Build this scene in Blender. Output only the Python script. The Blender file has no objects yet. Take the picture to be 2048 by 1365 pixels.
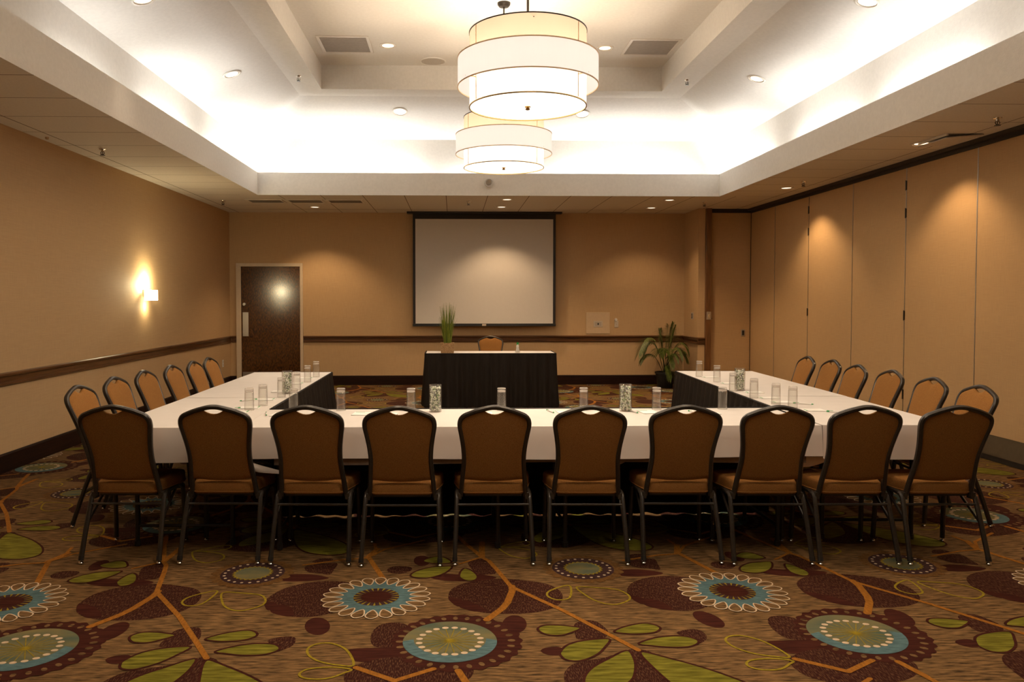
import bpy, bmesh, math, random
from mathutils import Vector, Matrix
random.seed(7)
PI = math.pi
scn = bpy.context.scene
COL = scn.collection

# ------------------------------------------------------------------ mesh builder
class MB:
    def __init__(s): s.v = []; s.f = []; s.m = []; s.mi = 0
    def add(s, vs, fs, m=None):
        o = len(s.v); s.v += [tuple(p) for p in vs]
        for f in fs: s.f.append(tuple(i + o for i in f)); s.m.append(s.mi if m is None else m)
    def box(s, x0, x1, y0, y1, z0, z1, m=None):
        s.add([(x0,y0,z0),(x1,y0,z0),(x1,y1,z0),(x0,y1,z0),(x0,y0,z1),(x1,y0,z1),(x1,y1,z1),(x0,y1,z1)],
              [(0,3,2,1),(4,5,6,7),(0,1,5,4),(1,2,6,5),(2,3,7,6),(3,0,4,7)], m)
    def sweep(s, path, sec, up=(0,0,1), closed=False, cap=True, m=None, scale=None):
        P = [Vector(p) for p in path]; n = len(P); k = len(sec); vs = []
        for i in range(n):
            if closed: t = P[(i+1) % n] - P[i-1]
            else: t = P[min(i+1, n-1)] - P[max(i-1, 0)]
            t.normalize(); u = Vector(up)
            if abs(t.dot(u)) > .98: u = Vector((0,1,0)) if abs(t.y) < .9 else Vector((1,0,0))
            a = t.cross(u).normalized(); b = a.cross(t).normalized()
            sc = 1 if scale is None else scale[i]
            for (p, q) in sec: vs.append(P[i] + a*p*sc + b*q*sc)
        fs = []
        for i in range(n if closed else n-1):
            j = (i+1) % n
            for c in range(k):
                d = (c+1) % k
                fs.append((i*k+c, i*k+d, j*k+d, j*k+c))
        if cap and not closed:
            fs.append(tuple(range(k))[::-1]); fs.append(tuple((n-1)*k+c for c in range(k)))
        s.add(vs, fs, m)
    def tube(s, path, r, seg=8, **kw):
        s.sweep(path, [(r*math.cos(2*PI*i/seg), r*math.sin(2*PI*i/seg)) for i in range(seg)], **kw)
    def bar(s, path, w, h, c=.25, **kw):
        w /= 2; h /= 2; e = min(w, h)*c*2
        s.sweep(path, [(w,-h+e),(w,h-e),(w-e,h),(-w+e,h),(-w,h-e),(-w,-h+e),(-w+e,-h),(w-e,-h)], **kw)
    def lathe(s, prof, seg=24, c=(0,0,0), close=False, m=None, axis='z'):
        vs = []
        for (r, z) in prof:
            for i in range(seg):
                a = 2*PI*i/seg; p = (r*math.cos(a), r*math.sin(a), z)
                if axis == 'y': p = (p[0], z, p[1])
                if axis == 'x': p = (z, p[0], p[1])
                vs.append((p[0]+c[0], p[1]+c[1], p[2]+c[2]))
        fs = []; n = len(prof)
        for j in range(n if close else n-1):
            jj = (j+1) % n
            for i in range(seg):
                k = (i+1) % seg; fs.append((j*seg+i, j*seg+k, jj*seg+k, jj*seg+i))
        s.add(vs, fs, m)
    def disc(s, r, z, c=(0,0,0), seg=24, up=True, m=None, axis='z'):
        vs = []
        for i in range(seg):
            a = 2*PI*i/seg; p = (r*math.cos(a), r*math.sin(a), z)
            if axis == 'y': p = (p[0], z, p[1])
            if axis == 'x': p = (z, p[0], p[1])
            vs.append((p[0]+c[0], p[1]+c[1], p[2]+c[2]))
        s.add(vs, [tuple(range(seg)) if up else tuple(range(seg))[::-1]], m)
    def grid(s, P, m=None):
        R = len(P); K = len(P[0]); vs = [p for r in P for p in r]
        s.add(vs, [(i*K+j, i*K+j+1, (i+1)*K+j+1, (i+1)*K+j) for i in range(R-1) for j in range(K-1)], m)
    def build(s, name, mats, parent=None, smooth=False, bevel=0, solid=0, sub=0, loc=None, rot=0):
        me = bpy.data.meshes.new(name); me.from_pydata(s.v, [], s.f); me.validate()
        if not isinstance(mats, (list, tuple)): mats = [mats]
        for m_ in mats: me.materials.append(m_)
        if len(mats) > 1 and len(me.polygons) == len(s.m):
            for p, mi in zip(me.polygons, s.m): p.material_index = mi
        bm = bmesh.new(); bm.from_mesh(me)
        if not getattr(s, 'flat', False): bmesh.ops.recalc_face_normals(bm, faces=bm.faces)
        bm.to_mesh(me); bm.free()
        if smooth: me.shade_smooth()
        o = bpy.data.objects.new(name, me); COL.objects.link(o)
        if parent is not None: o.parent = parent
        if loc is not None: o.location = loc
        if rot: o.rotation_euler = (0,0,rot)
        if solid:
            d = o.modifiers.new('thickness', 'SOLIDIFY'); d.thickness = solid; d.offset = -1
        if bevel:
            b = o.modifiers.new('bevel', 'BEVEL'); b.width = bevel; b.segments = 2; b.limit_method = 'ANGLE'; b.angle_limit = math.radians(40)
        if sub:
            b = o.modifiers.new('sub', 'SUBSURF'); b.levels = sub; b.render_levels = sub
        if smooth and not sub:
            e = o.modifiers.new('edges', 'EDGE_SPLIT'); e.split_angle = math.radians(38)
        return o

def tag(o, label=None, cat=None, group=None, kind=None):
    if label: o['label'] = label
    if cat: o['category'] = cat
    if group: o['group'] = group
    if kind: o['kind'] = kind
    return o
def empty(name, loc, rz=0):
    o = bpy.data.objects.new(name, None); COL.objects.link(o); o.empty_display_size = .1
    o.location = loc; o.rotation_euler = (0,0,rz); return o
def copy_tree(o, parent=None):
    c = o.copy(); COL.objects.link(c)
    if parent is not None: c.parent = parent
    for ch in list(o.children): copy_tree(ch, c)
    return c
def struct(o): o['kind'] = 'structure'; return o
def light(kind, name, loc, power, color, parent=None, rot=(0,0,0), **kw):
    l = bpy.data.lights.new(name, kind); l.energy = power; l.color = color
    for k, v in kw.items(): setattr(l, k, v)
    o = bpy.data.objects.new(name, l); COL.objects.link(o); o.location = loc; o.rotation_euler = rot
    if parent is not None: o.parent = parent
    return o

# ------------------------------------------------------------------ materials
def lin(r, g, b):
    f = lambda c: ((c/255+.055)/1.055)**2.4 if c/255 > .04045 else c/255/12.92
    return (f(r), f(g), f(b), 1)
def mat(name, col, rough=.5, metal=0, var=.12, scale=(20,20,20), bump=0, bscale=None, spec=.5, coat=0, detail=3, sheen=0, col2=None, thresh=None):
    m = bpy.data.materials.new(name); m.use_nodes = True; nt = m.node_tree; N = nt.nodes; L = nt.links
    b = N['Principled BSDF']; b.inputs['Roughness'].default_value = rough; b.inputs['Metallic'].default_value = metal
    b.inputs['Specular IOR Level'].default_value = spec; b.inputs['Coat Weight'].default_value = coat
    if sheen: b.inputs['Sheen Weight'].default_value = sheen
    tc = N.new('ShaderNodeTexCoord'); mp = N.new('ShaderNodeMapping'); mp.inputs['Scale'].default_value = scale
    L.new(tc.outputs['Object'], mp.inputs['Vector'])
    no = N.new('ShaderNodeTexNoise'); no.inputs['Scale'].default_value = 1; no.inputs['Detail'].default_value = detail
    L.new(mp.outputs[0], no.inputs['Vector'])
    cr = N.new('ShaderNodeValToRGB'); L.new(no.outputs['Fac'], cr.inputs['Fac'])
    c2 = col2 or tuple(min(1, c*(1+var)) for c in col[:3]) + (1,)
    c1 = col if col2 else tuple(c*(1-var) for c in col[:3]) + (1,)
    t0, t1 = thresh or (.3, .7)
    cr.color_ramp.elements[0].color = c1; cr.color_ramp.elements[1].color = c2
    cr.color_ramp.elements[0].position = t0; cr.color_ramp.elements[1].position = t1
    L.new(cr.outputs[0], b.inputs['Base Color'])
    if bump:
        n2 = no
        if bscale:
            mp2 = N.new('ShaderNodeMapping'); mp2.inputs['Scale'].default_value = bscale; L.new(tc.outputs['Object'], mp2.inputs['Vector'])
            n2 = N.new('ShaderNodeTexNoise'); n2.inputs['Scale'].default_value = 1; n2.inputs['Detail'].default_value = 2; L.new(mp2.outputs[0], n2.inputs['Vector'])
        bp = N.new('ShaderNodeBump'); bp.inputs['Strength'].default_value = bump; bp.inputs['Distance'].default_value = .003
        L.new(n2.outputs['Fac'], bp.inputs['Height']); L.new(bp.outputs[0], b.inputs['Normal'])
    return m
def emis(name, col, strength, base=None, transl=0):
    m = mat(name, base or col, .6, var=.03)
    b = m.node_tree.nodes['Principled BSDF']; b.inputs['Emission Color'].default_value = col; b.inputs['Emission Strength'].default_value = strength
    return m
def glassy(name, tint=(1,1,1,1), rough=.02, base=.06):
    m = bpy.data.materials.new(name); m.use_nodes = True; nt = m.node_tree; N = nt.nodes; L = nt.links
    N.remove(N['Principled BSDF']); out = N['Material Output']
    t = N.new('ShaderNodeBsdfTransparent'); lf = N.new('ShaderNodeLayerWeight'); lf.inputs['Blend'].default_value = .5
    rp = N.new('ShaderNodeValToRGB'); rp.color_ramp.elements[0].color = tint; rp.color_ramp.elements[0].position = .66
    rp.color_ramp.elements[1].color = (.42,.36,.31,1); rp.color_ramp.elements[1].position = .95; L.new(lf.outputs['Facing'], rp.inputs[0]); L.new(rp.outputs[0], t.inputs[0])
    g = N.new('ShaderNodeBsdfGlossy'); g.inputs['Roughness'].default_value = rough
    lw = N.new('ShaderNodeLayerWeight'); lw.inputs['Blend'].default_value = .35
    ma = N.new('ShaderNodeMath'); ma.operation = 'MULTIPLY_ADD'; ma.inputs[1].default_value = .75; ma.inputs[2].default_value = base
    L.new(lw.outputs['Facing'], ma.inputs[0])
    pw = N.new('ShaderNodeMath'); pw.operation = 'POWER'; pw.inputs[1].default_value = 2.2; L.new(ma.outputs[0], pw.inputs[0])
    mx = N.new('ShaderNodeMixShader'); L.new(pw.outputs[0], mx.inputs[0]); L.new(t.outputs[0], mx.inputs[1]); L.new(g.outputs[0], mx.inputs[2])
    L.new(mx.outputs[0], out.inputs['Surface']); return m

def wallpaper(name, col):
    m = mat(name, col, .75, var=.05, scale=(6,6,260), detail=4, spec=.25)
    nt = m.node_tree; N = nt.nodes; L = nt.links; b = N['Principled BSDF']
    src = b.inputs['Base Color'].links[0].from_socket
    tc = N.new('ShaderNodeTexCoord'); mp = N.new('ShaderNodeMapping'); mp.inputs['Scale'].default_value = (160,160,8); L.new(tc.outputs['Object'], mp.inputs[0])
    no = N.new('ShaderNodeTexNoise'); no.inputs['Scale'].default_value = 1; L.new(mp.outputs[0], no.inputs['Vector'])
    mx = N.new('ShaderNodeMix'); mx.data_type = 'RGBA'; mx.blend_type = 'MULTIPLY'; mx.inputs['Factor'].default_value = .22
    cr = N.new('ShaderNodeValToRGB'); cr.color_ramp.elements[0].color = (.75,.73,.7,1); cr.color_ramp.elements[0].position = .35; cr.color_ramp.elements[1].position = .62
    L.new(no.outputs['Fac'], cr.inputs[0]); L.new(src, mx.inputs['A']); L.new(cr.outputs[0], mx.inputs['B']); L.new(mx.outputs['Result'], b.inputs['Base Color'])
    bp = N.new('ShaderNodeBump'); bp.inputs['Strength'].default_value = .12; bp.inputs['Distance'].default_value = .002
    L.new(no.outputs['Fac'], bp.inputs['Height']); L.new(bp.outputs[0], b.inputs['Normal'])
    return m

WALL = wallpaper('wallpaper_tan', (.55,.370,.198,1))
PART = wallpaper('partition_fabric', (.56,.36,.175,1))
PAINT = mat('ceiling_paint', (.80,.77,.725,1), .8, var=.03, scale=(30,30,30), bump=.5, bscale=(140,140,140), spec=.2)
OAK = mat('dark_oak', (.042,.015,.005,1), .3, scale=(90,3,90), col2=(.15,.062,.019,1), bump=.15, detail=6, coat=.3)
OAKX = mat('dark_oak_rail', (.042,.015,.005,1), .3, scale=(3,90,90), col2=(.15,.062,.019,1), bump=.15, detail=6, coat=.3)
OAKY = OAK
OAKZ = mat('dark_oak_upright', (.075,.027,.008,1), .35, scale=(90,90,3), col2=(.25,.11,.033,1), bump=.15, detail=6, coat=.2)
BASEW = mat('base_board_wood', (.009,.0032,.0018,1), .5, scale=(4,4,70), col2=(.024,.008,.0035,1), detail=5, spec=.15)
DOORW = mat('door_oak', (.026,.009,.002,1), .165, scale=(110,110,24), col2=(.115,.042,.010,1), detail=6, spec=.8, thresh=(.36,.64))
CREAM = mat('cream_paint', (.62,.50,.36,1), .4, var=.03)
METAL = mat('brushed_steel', (.55,.53,.5,1), .35, metal=1, var=.06, scale=(200,4,4))
CHROME = mat('chrome', (.8,.78,.75,1), .12, metal=1, var=.02)
DARKM = mat('dark_bronze_metal', (.032,.025,.019,1), .34, metal=.2, var=.15, scale=(60,60,60), spec=.6)
BLACKM = mat('black_metal', (.02,.018,.017,1), .4, var=.1)
TRACK = mat('track_brown', (.03,.022,.017,1), .5, var=.15)
SEAL = mat('grey_seal_vinyl', (.115,.085,.048,1), .5, var=.08)
BRASS = mat('brass', (.5,.33,.12,1), .3, metal=1, var=.05)
FABRIC = mat('tan_woven_fabric', (.17,.068,.014,1), .9, scale=(420,420,420), col2=(.38,.182,.053,1), bump=.3, detail=4, spec=.15, sheen=0)
LINEN = mat('white_linen', (.63,.585,.55,1), .75, var=.02, scale=(8,8,8), bump=.45, bscale=(7,7,3), spec=.2)
BLACKC = mat('black_satin_cloth', (.012,.0085,.0065,1), .55, var=.2, scale=(60,60,3), spec=.12)
TABLEW = mat('table_laminate', (.16,.12,.09,1), .45, var=.1, scale=(3,60,60))
SCREENM = mat('screen_canvas', (.66,.62,.58,1), .65, var=.01, spec=.3)
BORDER = mat('screen_black_border', (.014,.010,.009,1), .6, var=.1)
PLASTIC = mat('ivory_plastic', (.60,.52,.42,1), .35, var=.02)
PLATEP = mat('painted_cover_plate', (.62,.46,.29,1), .35, var=.03)
WHITEP = mat('white_plastic', (.75,.72,.68,1), .35, var=.02)
PAPER = mat('notepad_paper', (.82,.80,.76,1), .7, var=.01)
GREENI = mat('green_ink', (.02,.28,.07,1), .5, var=.1)
def realglass(name, ior=1.46):
    m = bpy.data.materials.new(name); m.use_nodes = True; b = m.node_tree.nodes['Principled BSDF']
    b.inputs['Transmission Weight'].default_value = 1; b.inputs['Roughness'].default_value = 0.0; b.inputs['IOR'].default_value = ior; b.inputs['Base Color'].default_value = (.97,.985,.98,1); return m
def sheenglass(name, haze, rough=.03, k=.55, tint=(.97,.97,.96,1)):  # pale diffuse haze paints in the tablecloth light reflected in the glass
    m = glassy(name, tint, rough, .10); nt = m.node_tree; N = nt.nodes; L = nt.links; out = N['Material Output']
    src = out.inputs['Surface'].links[0].from_socket
    d = N.new('ShaderNodeBsdfDiffuse'); d.inputs[0].default_value = (.85,.80,.76,1); t = N.new('ShaderNodeBsdfTranslucent'); t.inputs[0].default_value = (.85,.80,.76,1)
    a = N.new('ShaderNodeMixShader'); a.inputs[0].default_value = k; L.new(d.outputs[0], a.inputs[1]); L.new(t.outputs[0], a.inputs[2])
    x = N.new('ShaderNodeMixShader'); x.inputs[0].default_value = haze; L.new(src, x.inputs[1]); L.new(a.outputs[0], x.inputs[2]); L.new(x.outputs[0], out.inputs['Surface']); return m
GLASS = sheenglass('clear_glass', .05); GBASE = sheenglass('thick_glass_base', .48, .06)  # heavier haze in the base paints its bright band of caught light
LEAFM = mat('palm_leaf', (.035,.060,.009,1), .45, scale=(30,30,30), col2=(.16,.19,.026,1))
STEMM = mat('palm_stem', (.05,.06,.02,1), .5)
POTM = mat('black_pot', (.010,.009,.009,1), .45, var=.1)
SOIL = mat('soil', (.02,.013,.008,1), .9, var=.3, scale=(80,80,80), bump=.6)
GRASS = mat('grass_blade', (.040,.080,.010,1), .5, scale=(40,40,3), col2=(.26,.29,.03,1))
BASKET = mat('woven_basket', (.17,.085,.032,1), .8, scale=(90,90,160), col2=(.46,.28,.13,1), bump=.9, detail=2)
PEB1 = mat('pale_pebble', (.80,.82,.70,1), .4, var=.12); PEB2 = mat('green_petal', (.22,.33,.14,1), .5, var=.2); PEB3 = mat('grey_pebble', (.25,.26,.24,1), .35, var=.2)
VENTM = mat('vent_grille_grey', (.46,.40,.34,1), .5, var=.05)
VENTD = mat('vent_shadow', (.05,.04,.035,1), .6, var=.05)
WARM = (1,.68,.38); WARM2 = (1,.76,.52); NEUT = (1,.99,.95)
LAMPON = emis('lit_bulb', (1,.80,.56,1), 1.6)
LAMPW = emis('lit_bulb_white', (1,.93,.82,1), 3)
LAMPOFF = mat('reflector', (.75,.70,.62,1), .25, metal=.3, var=.02)
DIFF = emis('lit_diffuser', (1,.92,.78,1), 2.2, base=(.8,.8,.8,1))
def shade(name, col, stren, tcol):
    m = bpy.data.materials.new(name); m.use_nodes = True; nt = m.node_tree; N = nt.nodes; L = nt.links
    N.remove(N['Principled BSDF']); out = N['Material Output']
    tc = N.new('ShaderNodeTexCoord'); mp = N.new('ShaderNodeMapping'); mp.inputs['Scale'].default_value = (120,120,6); L.new(tc.outputs['Object'], mp.inputs[0])
    no = N.new('ShaderNodeTexNoise'); no.inputs['Scale'].default_value = 1; L.new(mp.outputs[0], no.inputs['Vector'])
    cr = N.new('ShaderNodeValToRGB'); cr.color_ramp.elements[0].color = tuple(c*.92 for c in tcol[:3])+(1,); cr.color_ramp.elements[1].color = tcol; L.new(no.outputs['Fac'], cr.inputs[0])
    a = N.new('ShaderNodeBsdfTranslucent'); L.new(cr.outputs[0], a.inputs[0]); d = N.new('ShaderNodeBsdfDiffuse'); L.new(cr.outputs[0], d.inputs[0])
    mx = N.new('ShaderNodeMixShader'); mx.inputs[0].default_value = .45; L.new(a.outputs[0], mx.inputs[1]); L.new(d.outputs[0], mx.inputs[2])
    e = N.new('ShaderNodeEmission'); e.inputs[0].default_value = col; e.inputs[1].default_value = stren
    ad = N.new('ShaderNodeAddShader'); L.new(mx.outputs[0], ad.inputs[0]); L.new(e.outputs[0], ad.inputs[1]); L.new(ad.outputs[0], out.inputs['Surface'])
    return m
SH_IN = shade('inner_shade_fabric', (1,.60,.34,1), .58, (.05,.042,.035,1))
SH_OUT = shade('outer_shade_fabric', (1,.86,.72,1), .66, (.20,.20,.22,1))
SH_GLASS = emis('frosted_lit_glass', (1,.95,.78,1), 2.5)

# carpet colours
CB = mat('carpet_taupe', (.026,.015,.006,1), .95, scale=(13,70,5), col2=(.240,.133,.052,1), detail=8, thresh=(.27,.70), bump=.5, bscale=(260,260,260), spec=.1)
def hatch():
    m = mat('carpet_maroon_hatched', (.032,.0075,.0045,1), .95, scale=(260,42,10), col2=(.105,.048,.023,1), detail=0, thresh=(.48,.74), spec=.1)
    return m
CM = {'base': CB, 'hatch': hatch(),
 'maroon': mat('carpet_maroon', (.028,.006,.004,1), .95, scale=(8,60,8), col2=(.062,.015,.008,1), detail=5, spec=.1),
 'green': mat('carpet_green', (.07,.062,.005,1), .95, scale=(9,60,9), col2=(.21,.185,.022,1), detail=6, spec=.1),
 'orange': mat('carpet_orange', (.27,.105,.014,1), .95, var=.25, scale=(90,30,9), detail=5, spec=.1),
 'yellow': mat('carpet_yellow', (.25,.18,.014,1), .95, var=.25, scale=(60,60,9), spec=.1),
 'blue': mat('carpet_blue', (.080,.138,.145,1), .95, var=.3, scale=(20,90,9), detail=6, spec=.1),
 'teal': mat('carpet_teal', (.065,.095,.070,1), .95, scale=(4,10,9), col2=(.19,.15,.060,1), detail=5, spec=.1),
 'white': mat('carpet_white', (.56,.42,.28,1), .95, var=.12, scale=(60,60,9), spec=.1),
 'purple': mat('carpet_purple', (.045,.021,.020,1), .95, var=.3, scale=(60,60,9), spec=.1),
 'brown': mat('carpet_brown', (.13,.062,.018,1), .95, var=.3, scale=(60,60,9), spec=.1)}
CN = list(CM); 

UNDER = mat('felt_underlay', (.16,.12,.09,1), .9, var=.1)

# ------------------------------------------------------------------ light levels (watts)
EXPO = 0.27
SCONCE_W = 24
PEND_W = 34; PEND_DN = 30
TRAY_W = (50, WARM2, 80)
SLOPE_W = (34, WARM2, 80)
SOFF_W = (80, WARM, 112); LEFTK = .1
COVE_W = 8.6
TILE2 = mat('loose_panel', (.62,.56,.50,1), .8, var=.05)

# ------------------------------------------------------------------ carpet (one floor mesh, woven pattern as coloured faces)
XL, XR, YB, YF = -3.9, 5.0, 13.82, -3.0
def catmull(pts, n=4, closed=True):
    P = [Vector((p[0], p[1])) for p in pts]; k = len(P); out = []
    for i in range(k):
        a, b, c, d = P[i-1], P[i], P[(i+1) % k], P[(i+2) % k]
        for t in range(n):
            u = t/n; out.append(.5*((2*b)+(c-a)*u+(2*a-5*b+4*c-d)*u*u+(3*b-a-3*c+d)*u**3))
    return out
TV = []; TF = []
def tpoly(pts, m, lay):
    o = len(TV); z = -.0038+lay*.0004+(len(TF) % 97)*.000004
    TV.extend((p[0], p[1], z) for p in pts)
    a = sum(pts[i][0]*pts[(i+1) % len(pts)][1]-pts[(i+1) % len(pts)][0]*pts[i][1] for i in range(len(pts)))
    idx = list(range(o, o+len(pts)))
    if a < 0: idx.reverse()
    TF.append((idx, CN.index(m)))
def tribbon(pts, wd, m, lay, closed):
    n = len(pts); L = []; R = []
    for i in range(n):
        t = (pts[(i+1) % n]-pts[i-1]) if closed else (pts[min(i+1, n-1)]-pts[max(i-1, 0)])
        t = t.normalized() if t.length > 1e-9 else Vector((1,0)); q = Vector((-t.y, t.x))*wd/2
        L.append(pts[i]+q); R.append(pts[i]-q)
    for i in range(n if closed else n-1):
        j = (i+1) % n; tpoly([R[i], R[j], L[j], L[i]], m, lay)
def flower_pt(c, r, a): return Vector((c[0]+r*math.cos(a), c[1]+r*math.sin(a)))
def circ(c, r, m, lay, n=40, jag=0, k=24):
    tpoly([flower_pt(c, r*(1+jag*(1 if i % 2 else -1)), 2*PI*i/n) for i in range(n)], m, lay)
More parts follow.
